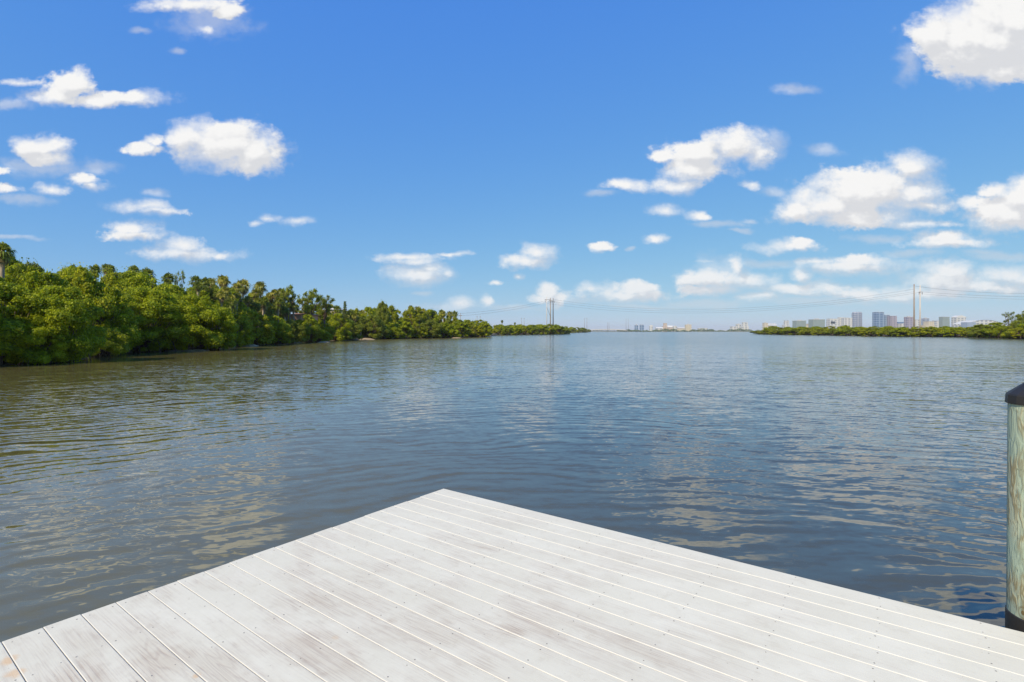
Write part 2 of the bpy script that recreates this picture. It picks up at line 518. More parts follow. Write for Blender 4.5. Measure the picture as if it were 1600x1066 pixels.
def land(name, pts, depths, label):
    xs = np.arange(pts[0][0], pts[-1][0] + .1, 6.0)
    mb = MB(); cols = []
    for x in xs:
        D = shore_d(x, pts)
        row = []
        for (dd, z) in depths:
            Y = D + dd * (1 if D < 300 else 1.5) + (random.uniform(-.3, .6) if dd < 1 else 0)
            row.append(((x - CX) / FPX * Y, Y, z + (random.uniform(0, .12) if z > 0 else 0)))
        cols.append(row)
    n = len(depths)
    vs = [p for c in cols for p in c]
    fs = [(i * n + j, (i + 1) * n + j, (i + 1) * n + j + 1, i * n + j + 1) for i in range(len(cols) - 1) for j in range(n - 1)]
    mb.add(vs, fs)
    return tag(mb.build(name, M['sand'], None, True), label, None, kind='structure')


DEP = [(1.2, -0.25), (2.8, 0.02), (4, 0.14), (6, 0.35), (12, 0.8), (40, 1.2), (120, 1.2)]
land('left_bank_ground', LB, DEP, 'low sandy shore under the mangroves on the left')
land('right_bank_ground', RB, DEP, 'low shore under the mangroves on the right')
mb = MB()
xs = np.linspace(600, 2300, 90)
FD = 2150
prev = None
vs = []
for x in xs:
    Y = FD + 40 * math.sin(x * .02) + random.uniform(-10, 10)
    X = (x - CX) / FPX * Y
    vs += [(X, Y, -0.3), (X, Y + 6, 1.2), (X * 1.0, Y + 1500, 1.6)]
mb.add(vs, [(i * 3 + j, i * 3 + 3 + j, i * 3 + 4 + j, i * 3 + 1 + j) for i in range(len(xs) - 1) for j in range(2)])
tag(mb.build('far_shore_ground', M['far_ground'], None, True), 'low far shore on the horizon', None, kind='structure')

M['beach'] = simple_mat('pale_beach_sand', (.36, .27, .15), .95, .2, 1.5)
for (px, py, wp, hh) in ((376, 542.0, 22, .35), (568, 531.2, 30, .5), (272, 549.5, 70, .22), (500, 535.6, 20, .25), (712, 528.6, 18, .3)):
    D = wdist(py); c_ = at(px, 500, D); w_ = wp / 2 / FPX * D
    mb = MB(); n = 20; vs = [(c_.x, c_.y + 2.4, hh)]
    for (q_, z_) in ((.45, hh * .8), (.8, hh * .3), (1.0, -.1)):
        for k in range(n):
            a_ = 2 * math.pi * k / n; j_ = 1 + .12 * math.sin(3 * a_ + px) + random.uniform(-.05, .05)
            vs.append((c_.x + w_ * q_ * j_ * math.cos(a_), c_.y + 2.4 + 2.6 * q_ * j_ * math.sin(a_), z_))
    fs = [(0, 1 + k, 1 + (k + 1) % n) for k in range(n)] + [(1 + i * n + k, 1 + (i + 1) * n + k, 1 + (i + 1) * n + (k + 1) % n, 1 + i * n + (k + 1) % n) for i in range(2) for k in range(n)]
    mb.add(vs, fs); tag(mb.build('beach_sand', M['beach'], None, True), None, None, kind='structure')

# ------------------------------------------------------------------ leaves


def leaf_quads(cent, nrm, size, elong=1.5):
    """one folded leaf (diamond) per centre, facing roughly nrm"""
    n = len(cent)
    nrm = nrm + rng.normal(0, 0.55, (n, 3))
    nrm /= np.linalg.norm(nrm, axis=1)[:, None] + 1e-9
    t = rng.normal(0, 1, (n, 3))
    t -= (t * nrm).sum(1)[:, None] * nrm
    t /= np.linalg.norm(t, axis=1)[:, None] + 1e-9
    b = np.cross(nrm, t)
    s = size * rng.uniform(0.6, 1.25, n)[:, None]
    v = np.empty((n, 4, 3))
    v[:, 0] = cent - t * s * elong * .5
    v[:, 1] = cent + b * s * .5 - nrm * s * .08
    v[:, 2] = cent + t * s * elong * .5 - nrm * s * .15
    v[:, 3] = cent - b * s * .5 - nrm * s * .08
    return v.reshape(-1, 3), np.arange(n * 4).reshape(n, 4)


def crown_points(clumps, leaves_per, shell=0.62):
    """clumps: (x,y,z,r). leaves on the outer part of each clump, mostly its upper side"""
    C, N = [], []
    for (x, y, z, r) in clumps:
        k = max(6, int(leaves_per * r * r))
        d = rng.normal(0, 1, (k, 3)); d[:, 2] = d[:, 2] * .9 + .25
        d /= np.linalg.norm(d, axis=1)[:, None]
        rad = r * rng.uniform(shell, 1.08, k) * (1 + .13 * np.sin(d[:, 0] * 7 + x) * np.sin(d[:, 1] * 6 + y)) + rng.normal(0, .07, k) * r
        C.append(np.array([x, y, z]) + d * rad[:, None] * np.array([1, 1, .82]))
        nn = d.copy(); nn[:, 2] += .35
        N.append(nn)
    return np.concatenate(C), np.concatenate(N)


def mangrove_proto(rx, h, n_clump, leaves, lsize, mat, low=0.10, seed=0, crook=True):
    """unit: metres, canopy radius rx, height h; foliage almost down to the water"""
    rs = np.random.default_rng(seed)
    root = empty('mangrove')
    clumps = []
    for i in range(n_clump):
        for _ in range(30):
            u, w = rs.uniform(0, 2 * math.pi), rs.uniform(0, 1)
            zz = low + (1 - low) * rs.uniform(0, 1) ** .85
            # dome-shaped: wide near a third of its height
            prof = math.sqrt(max(0.02, 1 - ((zz - .34) / .66) ** 2)) if zz > .34 else 0.80 + .2 * (zz / .34)
            rad = rx * prof * (rs.uniform(.55, 1.0) if zz < .8 else rs.uniform(0, .9))
            x, y, z = rad * math.cos(u), rad * math.sin(u), zz * h
            cr = rx * rs.uniform(.08, .235) * (1.15 if zz < .7 else .85)
            if all((x - c[0]) ** 2 + (y - c[1]) ** 2 + (z - c[2]) ** 2 > (0.55 * (cr + c[3])) ** 2 for c in clumps):
                break
        z = min(z, h - cr * .75)
        clumps.append((x, y, max(z, cr * .75 + .02 * h), cr))
    dens = leaves / sum(c[3] ** 2 for c in clumps)
    C, N = crown_points(clumps, dens)
    # stray twig ends break the outline
    k = int(leaves * .06)
    idx = rs.integers(0, len(C), k)
    C2 = C[idx] + N[idx] * rs.uniform(.05, .5, (k, 1)) * rx * .22 + rs.normal(0, .05, (k, 3)) * rx
    C2[:, 2] = np.clip(C2[:, 2], .05, h * 1.06)
    C = np.concatenate([C, C2]); N = np.concatenate([N, N[idx]])
    v, f = leaf_quads(C, N, lsize)
    np_mesh('crown', v, f, mat, root)
    mb = MB()
    for i, c in enumerate(clumps):
        if i % 2: continue
        b0 = Vector((c[0] * .18 + rs.uniform(-.2, .2), c[1] * .18 + rs.uniform(-.2, .2), 0.0))
        tip = Vector(c[:3])
        mid = b0.lerp(tip, .5) + Vector((rs.uniform(-.3, .3), rs.uniform(-.3, .3), .1 * h))
        mb.tube([b0, mid, tip], [.035 * h / 2.5 * .5 + .03, .035, .012], 5)
    for i in range(16):                       # prop roots
        u = rs.uniform(0, 2 * math.pi); q = rx * rs.uniform(.35, .85)
        mb.tube([(q * math.cos(u) * .4, q * math.sin(u) * .4, h * .22), (q * math.cos(u) * .85, q * math.sin(u) * .85, h * .16), (q * math.cos(u), q * math.sin(u), -0.15)], [.035, .03, .022], 5)
    mb.build('trunk', M['bark'], root, True)
    return root


def sparse_proto(rx, h, n_limb, lsize, mat, leaves=5200, seed=0, name='sparse_tree'):
    """open crown on visible limbs"""
    rs = np.random.default_rng(seed)
    root = empty(name)
    mb = MB(); tips = []
    lean = Vector((rs.uniform(-.08, .08) * h, 0, 0))
    fork = Vector((0, 0, h * .38)) + lean
    mb.tube([(0, 0, -.2), fork * .5, fork], [.035 * h, .028 * h, .024 * h], 8)
    for i in range(n_limb):
        u = 2 * math.pi * i / n_limb + rs.uniform(-.3, .3)
        el = rs.uniform(.2, 1.25)
        L = rx * rs.uniform(.75, 1.05)
        tip = fork + Vector((math.cos(u) * math.cos(el) * L, math.sin(u) * math.cos(el) * L, (h - fork.z) * math.sin(el) * rs.uniform(.75, .98)))
        mid = fork.lerp(tip, .5) + Vector((rs.uniform(-.1, .1), rs.uniform(-.1, .1), rs.uniform(-.02, .08))) * h
        mb.tube([fork, mid, tip], [.014 * h, .009 * h, .003 * h], 6)
        for j in range(5):
            b0 = fork.lerp(mid, rs.uniform(.5, 1)) if j < 2 else mid.lerp(tip, rs.uniform(.1, .9))
            e = b0 + Vector((rs.normal(0, .5), rs.normal(0, .5), rs.uniform(-.05, .5))) * rx * .42
            mb.tube([b0, b0.lerp(e, .5) + Vector((0, 0, .02 * h)), e], [.006 * h, .004 * h, .0015 * h], 4)
            tips.append((e.x, e.y, min(e.z, h * .98), rx * rs.uniform(.11, .2)))
        tips.append((tip.x, tip.y, tip.z, rx * rs.uniform(.12, .2)))
    dens = leaves / sum(c[3] ** 2 for c in tips)
    C, N = crown_points(tips, dens, .1)
    v, f = leaf_quads(C, N, lsize)
    mb.build('trunk', M['bark'], root, True)
    np_mesh('crown', v, f, mat, root)
    return root


def pine_proto(h, mat, seed=5):
    rs = np.random.default_rng(seed)
    root = empty('conifer')
    mb = MB(); mb.tube([(0, 0, -.2), (0.05, 0, h * .5), (0, 0, h)], [.02 * h, .014 * h, .003 * h], 8)
    P, N = [], []
    for t in range(13):
        z = h * (.34 + .65 * t / 12.5); L = h * .19 * (1 - t / 14.5) + .2
        for k in range(6):
            u = 2 * math.pi * k / 6 + t * .5
            e = Vector((math.cos(u) * L, math.sin(u) * L, z + L * .22))
            mb.tube([(0, 0, z), e], [.05, .015], 4)
            for q in range(46):
                s = rs.uniform(.15, 1)
                P.append((e.x * s + rs.normal(0, .10), e.y * s + rs.normal(0, .10), z + (e.z - z) * s + rs.normal(.06, .08))); N.append((0, 0, 1))
    mb.build('trunk', M['bark'], root, True)
    v, f = leaf_quads(np.array(P), np.array(N, dtype=float), .2)
    np_mesh('crown', v, f, mat, root)
    return root


def palm_proto(mat, seed, nf=27, rad=1.0):
    """sabal palm: unit trunk (child 0, height 1) and a round head of fan leaves (origin at the top of the trunk)"""
    rs = np.random.default_rng(seed)
    root = empty('palm_tree')
    mb = MB()
    pts, rr = [], []
    bx, by = rs.uniform(-.35, .35), rs.uniform(-.35, .35)
    for k in range(9):
        s = k / 8
        pts.append((bx * math.sin(s * math.pi) * .5, by * math.sin(s * math.pi) * .5, s)); rr.append(.19 - .05 * s + (.05 if k == 8 else 0))
    mb.tube(pts, rr, 8)
    tr = mb.build('trunk', M['palm_bark'], root, True)
    V, F = [], []
    Vd, Fd = [], []

    def frond(el, az, L, fr, V, F):
        d = Vector((math.cos(az) * math.cos(el), math.sin(az) * math.cos(el), math.sin(el)))
        side = Vector((-math.sin(az), math.cos(az), 0))
        up = side.cross(d) * -1
        if up.z < 0: up = -up
        base = Vector((0, 0, 0)); hub = d * L * .5 + Vector((0, 0, -.02))
        i0 = len(V)
        V.extend([tuple(base + side * .02), tuple(base - side * .02), tuple(hub - side * .015), tuple(hub + side * .015)]); F.append((i0, i0 + 1, i0 + 2, i0 + 3))
        for j in range(11):
            a = R(-105 + 210 * j / 10) + rs.normal(0, .05)
            dd = (d * math.cos(a) + side * math.sin(a)).normalized()
            ll = fr * (1.0 - .25 * abs(math.sin(a))) * rs.uniform(.85, 1.1)
            w = side * math.cos(a) - d * math.sin(a)
            m_ = hub + dd * ll * .6 + up * ll * .08
            e_ = hub + dd * ll + Vector((0, 0, -ll * rs.uniform(.3, .75)))
            i0 = len(V)
            V.extend([tuple(hub), tuple(m_ + w * .06 * fr * 1.3), tuple(e_), tuple(m_ - w * .06 * fr * 1.3)]); F.append((i0, i0 + 1, i0 + 2, i0 + 3))
    for k in range(nf):
        el = R(85) - R(125) * (k / nf) ** .9 + rs.normal(0, .12)
        frond(el, k * 2.399 + rs.uniform(-.2, .2), rad * rs.uniform(.65, 1.35), rad * rs.uniform(.65, 1.0), V, F)
    for k in range(12):
        frond(R(-50) - R(32) * rs.uniform(0, 1), k * 2.0 + rs.uniform(-.3, .3), rad * rs.uniform(.8, 1.3), rad * rs.uniform(.5, .8), Vd, Fd)
    cr = np_mesh('crown', np.array(V), np.array(F), mat, root)
    np_mesh('dead_fronds', np.array(Vd), np.array(Fd), M['dead_frond'], cr)
    return root


PROTO = {}
# near: leaf size matched to their distance
PROTO['nearA'] = mangrove_proto(3.2, 6.0, 105, 56000, .105, M['mangrove'], .08, 1)
PROTO['nearB'] = mangrove_proto(3.2, 6.0, 90, 50000, .108, M['mangrove'], .05, 2)
PROTO['nearY'] = mangrove_proto(2.2, 2.6, 50, 20000, .085, M['mangrove_yellow'], .05, 3)
PROTO['midA'] = mangrove_proto(3.2, 6.0, 80, 26000, .14, M['mangrove'], .04, 4)
PROTO['midB'] = mangrove_proto(3.2, 6.0, 74, 24000, .145, M['mangrove_yellow'], .04, 5)
PROTO['midC'] = mangrove_proto(3.2, 6.0, 80, 24000, .14, M['broadleaf'], .04, 6)
PROTO['farA'] = mangrove_proto(3.2, 6.0, 60, 10000, .25, M['mangrove'], .03, 7)
PROTO['farB'] = mangrove_proto(3.2, 6.0, 54, 10000, .25, M['mangrove_yellow'], .03, 8)
PROTO['sparseA'] = sparse_proto(3.6, 9.0, 8, .17, M['broadleaf'], 5200, 11)
PROTO['sparseB'] = sparse_proto(3.6, 9.0, 7, .15, M['broadleaf'], 2400, 12)
PROTO['pine'] = pine_proto(9.0, M['broadleaf'])
PROTO['palmA'] = palm_proto(M['palm'], 21)
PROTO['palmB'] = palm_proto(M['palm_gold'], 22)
PROTO['palmC'] = palm_proto(M['palm'], 23, 26, .95)
H0 = {'nearY': (2.2, 2.6), 'sparseA': (3.6, 9.0), 'sparseB': (3.6, 9.0), 'pine': (3.0, 9.0)}
used = set()


def inst(key):
    if key in used: return copy_tree(PROTO[key])
    used.add(key)
    return PROTO[key]


_U = ['first', 'second', 'third', 'fourth', 'fifth', 'sixth', 'seventh', 'eighth', 'ninth', 'tenth', 'eleventh', 'twelfth', 'thirteenth', 'fourteenth', 'fifteenth', 'sixteenth',
      'seventeenth', 'eighteenth', 'nineteenth', 'twentieth']
ORD = list(_U)
for a, z in (('twenty', 'thirtieth'), ('thirty', 'fortieth'), ('forty', 'fiftieth'), ('fifty', 'sixtieth'), ('sixty', 'seventieth')):
    ORD += [a + '-' + b for b in _U[:9]] + [z]


def place(key, px, D, top, wpx, ground=0.0):
    """a tree whose crown is wpx wide, its top seen at row top, standing at distance D"""
    r0, h0 = H0.get(key, (3.2, 6.0))
    o = inst(key)
    p = at(px, 500, D); zt_ = HW - (top - HY) / FPX * D
    o.location = (p.x, p.y, ground)
    h = max(.8, zt_ - ground)
    rx = wpx / 2 / FPX * D
    s = rx / r0
    o.scale = (s, s * random.uniform(.85, 1.05), h / h0)
    o.rotation_euler = (0, 0, random.uniform(0, 6.28))
    return o


def mangrove_row(items, label_fn, group, cat='mangrove'):
    """items sorted from the left: (key, px, D, top, w, ground)"""
    items = sorted(items, key=lambda q: q[1])
    for i, q in enumerate(items):
        o = place(*q)
        tag(o, label_fn(ORD[i], q), cat, group)


# skyline and front-row curves read off the photograph (px, top row)
SKY_T = [(-150, 395), (0, 402), (30, 408), (60, 418), (85, 430), (105, 418), (180, 418), (250, 428), (330, 432), (420, 448), (520, 472), (600, 476), (690, 482), (760, 506), (790, 512)]
FR_T = [(-150, 430), (0, 438), (60, 446), (120, 440), (180, 436), (250, 448), (300, 460), (350, 470), (370, 486), (430, 490), (500, 494), (560, 500), (600, 484), (660, 496), (720, 500), (768, 506)]

rows = []
# --- left bank, near stretch
near = [('nearA', -95, 33.5, 432, 150), ('nearB', 8, 37.0, 442, 150), ('nearA', 88, 39.5, 447, 120), ('nearB', 62, 37.5, 498, 80), ('nearY', 152, 47.5, 511, 74),
        ('nearB', 158, 52.0, 447, 110), ('nearA', 232, 60, 452, 118), ('nearB', 212, 58.5, 500, 70), ('nearA', 300, 63.5, 461, 112), ('nearB', 334, 66, 478, 66), ('nearB', 268, 62.5, 496, 76), ('nearA', 112, 43.0, 506, 62)]
names = ['dark green mangrove cut off by the left edge, trailing into the water', 'tall leafy mangrove at the far left, just inside the frame, under the lone palm',
         'broad green mangrove behind the shoreline, second tall one from the left', 'low dark mangrove drooping over the water near the left edge',
         'small bright yellow green mangrove bush standing forward in the water on the left',
         'tall mangrove rising directly behind the small bright yellow green bush', 'broad mangrove just right of the small bright bush, touching the tall trees',
         'low dark mangrove in the shaded notch right of the bright bush', 'large rounded mangrove at the end of the near point, sunlit on top',
         'dark outermost mangrove hanging over the water at the tip of the near point', 'low mangrove with light leaf clusters under the large rounded one',
         'low shaded mangrove at the waterline just left of the small bright bush']
for q, nm in zip(near, names):
    tag(place(*q, 0.0), nm, 'mangrove', 'mangroves along the near left bank')
back = []
for i, px in enumerate([-110, -40, 30, 70, 118, 170, 222, 262, 205, 130, 300, 345]):
    D = shore_d(px, LB) + 9 + (i % 3) * 2.5
    tp = interp(px, SKY_T) + (i * 7 % 9) + (0 if px < 255 else 12)
    back.append((('nearA', 'midB', 'nearB', 'midA')[i % 4], px, D, tp, 92, 0.6))
back.append(('midA', 4, 50.0, 397, 84, 0.6)); back.append(('midC', 52, 51.0, 411, 66, 0.6))
mangrove_row(back, lambda o, q: 'tall back row tree above the near left mangroves, %s from the left' % o, 'back row trees of the near left bank', 'tree')

# --- left bank, middle stretch (behind the sandy beach)
mid = []
for i, (px, top, w) in enumerate([(372, 492, 40), (398, 486, 54), (428, 494, 44), (455, 500, 40), (480, 492, 46), (505, 500, 40), (528, 490, 44), (548, 500, 34), (382, 512, 34), (440, 512, 36), (496, 514, 36), (534, 514, 30)]):
    mid.append((('midA', 'midB', 'midA', 'midC')[i % 4], px, shore_d(px, LB) + 2.2 - (2.5 if top > 505 else 0), top, w, 0.1))
mangrove_row(mid, lambda o, q: 'rounded mangrove at the waterline below the palm grove, %s from the left' % o, 'mangroves below the palm grove')
midb = []
for i, (px, top) in enumerate([(362, 462), (385, 470), (410, 474), (436, 478), (490, 476), (512, 484), (545, 486), (350, 455), (470, 480), (420, 460), (395, 458), (530, 482)]):
    midb.append((('midC', 'midA', 'midB')[i % 3], px, shore_d(px, LB) + 16 + (i % 4) * 3, top, 46, 0.9))
midb = [q for q in midb if abs(q[1] - 458) > 14]
mangrove_row(midb, lambda o, q: 'leafy tree between the trunks of the palm grove, %s from the left' % o, 'leafy trees among the palm trunks', 'tree')

# --- third stretch, 560..770
third = []
for i, (px, top, w) in enumerate([(582, 492, 44), (605, 500, 40), (628, 500, 36), (650, 504, 34), (672, 500, 38), (694, 504, 36), (716, 502, 36), (738, 502, 36), (756, 503, 30), (618, 512, 30), (704, 512, 28), (745, 512, 26)]):
    third.append((('midC', 'midA', 'farA', 'midB')[i % 4] if px < 700 else ('farA', 'farB')[i % 2], px, shore_d(px, LB) + 2.2 - (3 if top > 508 else 0), top, w, 0.1))
mangrove_row(third, lambda o, q: 'olive green waterline mangrove past the small sandy gap, %s from the left' % o, 'mangroves past the sandy gap')
thirdb = []
for i, (px, top) in enumerate([(556, 482), (575, 480), (598, 474), (612, 478), (590, 482), (636, 486), (655, 482), (672, 484), (690, 490), (712, 496), (730, 500), (750, 500), (642, 480)]):
    thirdb.append((('midB', 'midA', 'farB')[i % 3], px, shore_d(px, LB) + 14 + (i % 3) * 4, top, 34, 0.8))
mangrove_row(thirdb, lambda o, q: 'yellowish second row tree past the sandy gap, %s from the left' % o, 'second row trees past the sandy gap', 'tree')

# --- fourth stretch: low far mangroves 770..885 and last point 885..919
fourth = []
for i, px in enumerate([776, 790, 804, 818, 832, 846, 858, 870, 879]):
    fourth.append((('farB', 'farA', 'farA')[i % 3], px, shore_d(px, LB) + 3.5, (508, 509, 508, 508.5, 507.5, 507, 506.5, 508, 511)[i], 25, 0.05))
mangrove_row(fourth, lambda o, q: 'low bright mangrove on the far left point, %s from the left' % o, 'low mangroves on the far left point')
fifth = []
for i, px in enumerate([884, 893, 902, 910, 916]):
    fifth.append(('farA' if i % 2 else 'farB', px, shore_d(px, LB) + 10, (510, 511, 511.5, 512, 514)[i], 15, 0.05))
mangrove_row(fifth, lambda o, q: 'small dark mangrove on the last left spit, %s from the left' % o, 'mangroves on the last left spit')
fb = []
for i, px in enumerate([782, 797, 812, 828, 842, 856, 868]):
    fb.append((('farA', 'farB')[i % 2], px, shore_d(px, LB) + 30, 507.0 + (i % 2) * .8, 22, .3))
mangrove_row(fb, lambda o, q: 'half hidden second row mangrove of far left point, %s from the left' % o, 'second row on the far left point')

# --- right bank
right = []
rtops = [513, 512, 511.5, 512, 511.5, 511, 511.5, 511, 510.5, 511, 510.5, 511, 511, 511, 510.5, 511, 511, 510, 509.5, 509]
for i in range(20):
    px = 1196 + i * 21.5
    k = random.uniform(-1, 1)
    right.append((('farB', 'farB', 'farA', 'farB')[i % 4], px + 6 * k, shore_d(px, RB) + 2.5 + 2 * k, rtops[i] + 1.1 + 1.6 * random.uniform(-1, 1.2), 33 + 9 * random.uniform(-1, 1), 0.05))
mangrove_row(right, lambda o, q: 'low yellow green waterline mangrove of the right bank, %s from the left' % o, 'low mangroves along the right bank')
rb2 = []
for i in range(18):
    px = 1208 + i * 22.5
    rb2.append((('farA', 'farB', 'farA')[i % 3], px, shore_d(px, RB) + 18, 509.8 + (i * 7 % 4) * .4 - (2.5 if i in (5,) else 0) - max(0, i - 15) * 1.0, 30, 0.3))
mangrove_row(rb2, lambda o, q: 'darker back row mangrove of the right bank, %s from the left' % o, 'back row mangroves of the right bank')
for (key, px, D, top, w, lab) in [('midC', 1600, 163, 495, 40, 'bushy green tree at the right edge behind the mangroves'),
                                  ('sparseB', 1577, 170, 484, 30, 'slender open tree standing above the right bank mangroves'),
                                  ('sparseA', 1606, 172, 479, 44, 'tall tree with spreading top cut off by the right edge'),
                                  ('midA', 1556, 168, 504, 34, 'round green tree left of the slender open tree on the right'),
                                  ('midB', 1590, 158, 512, 36, 'bright yellow green bush at the waterline by the right edge'),
                                  ('midA', 1632, 156, 492, 60, 'dense mangrove beyond the right edge of the bank'),
                                  ('midC', 1533, 172, 506.5, 30, 'grey green shrub in front of the long white roof')]:
    o = place(key, px, D, top, w, .2)
    tag(o, lab, 'tree')

# --- special trees on the left
for (key, px, D, top, w, lab) in [('sparseB', 36, 52, 400, 40, 'thin grey twiggy treetop right of the lone palm at the far left'),
                                  ('sparseB', 64, 54, 409, 36, 'second thin twiggy treetop near the dip in the left skyline'),
                                  ('sparseB', 281, 84, 414, 34, 'small open flat topped tree poking above the near mangroves'),
                                  ('sparseA', 446, 106, 441, 44, 'wide open oak like tree rising above the palms left of the pink house'),
                                  ('sparseA', 482, 112, 447, 56, 'largest spreading oak like tree beside the palm grove'),
                                  ('sparseA', 505, 118, 458, 44, 'oak like tree on the descending end of the grove'),
                                  ('pine', 539, 128, 471, 20, 'narrow layered conifer standing alone right of the oak like trees'),
                                  ('midC', 598, 158, 471, 26, 'dark dense treetop rising above the second row past the sandy gap')]:
    o = place(key, px, D, top, w, .9)
    tag(o, lab, 'tree')

# --- palms: (px, top row, crown width px, extra distance behind shore)
PALMS = [(6, 378, 36, 12), (108, 410, 22, 20), (122, 413, 22, 22), (152, 409, 20, 20), (167, 407, 20, 24), (178, 410, 18, 22), (205, 412, 22, 22), (236, 417, 26, 22), (262, 424, 22, 22),
         (306, 427, 20, 20), (318, 432, 22, 12), (327, 430, 20, 18), (345, 425, 20, 24), (357, 429, 20, 16), (368, 436, 18, 12), (384, 432, 22, 14), (407, 434, 20, 14), (398, 448, 18, 10), (417, 452, 18, 18),
         (372, 452, 18, 8), (386, 462, 18, 8), (430, 449, 20, 14), (441, 448, 18, 18), (433, 461, 16, 8), (352, 446, 20, 10), (337, 446, 20, 9), (361, 462, 18, 7), (400, 470, 16, 6), (452, 462, 16, 12),
         (416, 468, 16, 8), (322, 452, 18, 16), (462, 470, 14, 22), (478, 473, 14, 18), (500, 472, 14, 16), (516, 474, 14, 22), (528, 474, 14, 14), (548, 478, 16, 14), (556, 484, 14, 10), (567, 479, 14, 20),
         (584, 477, 14, 24), (614, 474, 14, 24), (632, 480, 13, 22), (643, 476, 13, 20), (652, 475, 14, 22), (661, 478, 13, 18), (646, 484, 13, 14), (673, 479, 13, 22), (679, 482, 12, 18), (689, 479, 13, 24),
         (694, 484, 12, 20), (702, 481, 13, 22), (711, 484, 12, 24), (687, 490, 12, 15), (664, 488, 12, 12), (656, 492, 12, 10), (699, 492, 12, 16), (563, 492, 14, 8), (542, 490, 13, 9)]
_r = random.Random(4)
for _k in range(17):
    _x = 304 + _k * 9.6 + _r.uniform(-3, 3)
    PALMS.append((round(_x, 1), round(interp(_x, SKY_T) + _r.uniform(6, 26), 1), _r.uniform(15, 19), _r.uniform(7, 16)))
for _k in range(16):
    _x = 292 + _k * 10.4 + _r.uniform(-4, 4)
    PALMS.append((round(_x, 1), round(interp(_x, SKY_T) + _r.uniform(14, 36), 1), _r.uniform(15, 21), _r.uniform(6, 13)))
PALMS.sort()
for i, (px, top, w, ex) in enumerate(PALMS):
    D = shore_d(px, LB) + ex
    if px < 30: D = 46
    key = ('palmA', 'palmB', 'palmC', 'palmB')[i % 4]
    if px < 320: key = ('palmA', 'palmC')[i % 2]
    o = inst(key)
    p = at(px, 500, D); g = 0.9
    ztop = HW - (top - HY) / FPX * D
    cr = w / 2 / FPX * D * random.uniform(.80, 1.05)
    if px > 30: ztop -= random.uniform(0, 5) / FPX * D
    o.location = (p.x, p.y, g)
    o.rotation_euler = (random.uniform(-.07, .07), random.uniform(-.07, .07), random.uniform(0, 6.28))
    th = ztop - g - cr * 1.05
    for ch in o.children:
        if ch.name.startswith('trunk'): ch.scale = (1, 1, th)
        else: ch.location = (0, 0, th - .05); ch.scale = (cr, cr, cr)
    if px < 30: lab, grp = 'lone tall palm whose head rises highest at the far left edge', None
    elif px < 300:
        j = i - 1; lab, grp = 'palm head above the near left trees, %s from the left' % ORD[j], 'palms behind the near left trees'
    elif px < 470:
        j = sum(1 for q in PALMS[:i] if q[0] >= 300); k = j % 20
        lab = 'slender palm in the dense grove beside the pink house, %s from the left' % ORD[j]
        grp = 'palms of the dense grove'
    elif px < 575:
        j = sum(1 for q in PALMS[:i] if q[0] >= 470); lab, grp = 'small palm right of the pink house, %s from the left' % ORD[j], 'palms right of the pink house'
    else:
        j = sum(1 for q in PALMS[:i] if q[0] >= 575); lab, grp = 'distant palm on the last rise of the left bank, %s from the left' % ORD[j], 'distant palms of the left bank'
    tag(o, lab, 'palm tree', grp)
for (px, top, w, lab) in [(784, 500, 6, 'tiny dark palm standing above the far left point'), (804, 503.5, 5, 'tiny second palm above the far left point, the shorter one')]:
    o = inst('palmC'); D = 345; p = at(px, 500, D)
    o.location = (p.x, p.y, .8); cr = w / 2 / FPX * D * .8; th = HW - (top - HY) / FPX * D - .8 - cr
    for ch in o.children:
        if ch.name.startswith('trunk'): ch.scale = (1.3, 1.3, th)
        else: ch.location = (0, 0, th - .05); ch.scale = (cr, cr, cr)
    tag(o, lab, 'palm tree', 'palms on the far left point')
for k, o in PROTO.items():
    if k not in used:
        for ch in list(o.children):
            for g in list(ch.children): bpy.data.objects.remove(g)
            bpy.data.objects.remove(ch)
        bpy.data.objects.remove(o)

# far-off wood along the far shore: one mass
C, N = [], []
for i in range(5200):
    px = rng.uniform(965, 1205) if rng.random() < .85 else rng.uniform(700, 965)
    hh = 7 + 3.5 * math.sin(px * .11) + 2.5 * math.sin(px * .43 + 1)
    if px < 1010: hh *= .7
    Y = FD + rng.uniform(20, 90)
    p = at(px, 500, Y)
    C.append((p.x, p.y, 1.2 + abs(hh) * rng.uniform(0, 1) ** .7)); N.append((0, -.6, 1))
v, f = leaf_quads(np.array(C), np.array(N, dtype=float), 3.4)
tag(np_mesh('far_woodland', v, f, M['far_leaf']), 'dark green strip of far trees under the pale buildings on the horizon', 'woodland', kind='stuff')

# ------------------------------------------------------------------ houses among the trees


def house(px0, px1, top, eave, D, wall, roof, lab, g=1.0):
    c = at((px0 + px1) / 2, 500, D)
    w = (px1 - px0) / FPX * D; zt_ = HW - (top - HY) / FPX * D; ze = HW - (eave - HY) / FPX * D
    o = empty('house', (c.x, c.y, g), R(-8))
    mb = MB(); mb.box(-w / 2, w / 2, 0, 7, 0, ze - g); mb.build('wall', wall, o)
    mb = MB(); e = .5
    a_, b_, z0, z1 = w / 2 + e, 7 + e, ze - g + .003, zt_ - g
    mb.add([(-a_, -e, z0), (a_, -e, z0), (a_, b_, z0), (-a_, b_, z0), (-a_ * .4, 3.5, z1), (a_ * .4, 3.5, z1)], [(0, 1, 5, 4), (1, 2, 5), (2, 3, 4, 5), (3, 0, 4), (3, 2, 1, 0)])
    mb.build('roof', roof, o)
    for k in (-.3, 0.02, .3):
        for z in (1.2, 4.0):
            if z + 1.3 > ze - g: continue
            fr = MB(); x = k * w; fr.box(x - .6, x + .6, -.06, .02, z, z + 1.3); fo = fr.build('window', M['trim'], o)
            gl = MB(); gl.box(x - .5, x + .5, -.075, -.03, z + .1, z + 1.2); gl.build('pane', M['dark_glass'], fo)
    tag(o, lab, 'house')


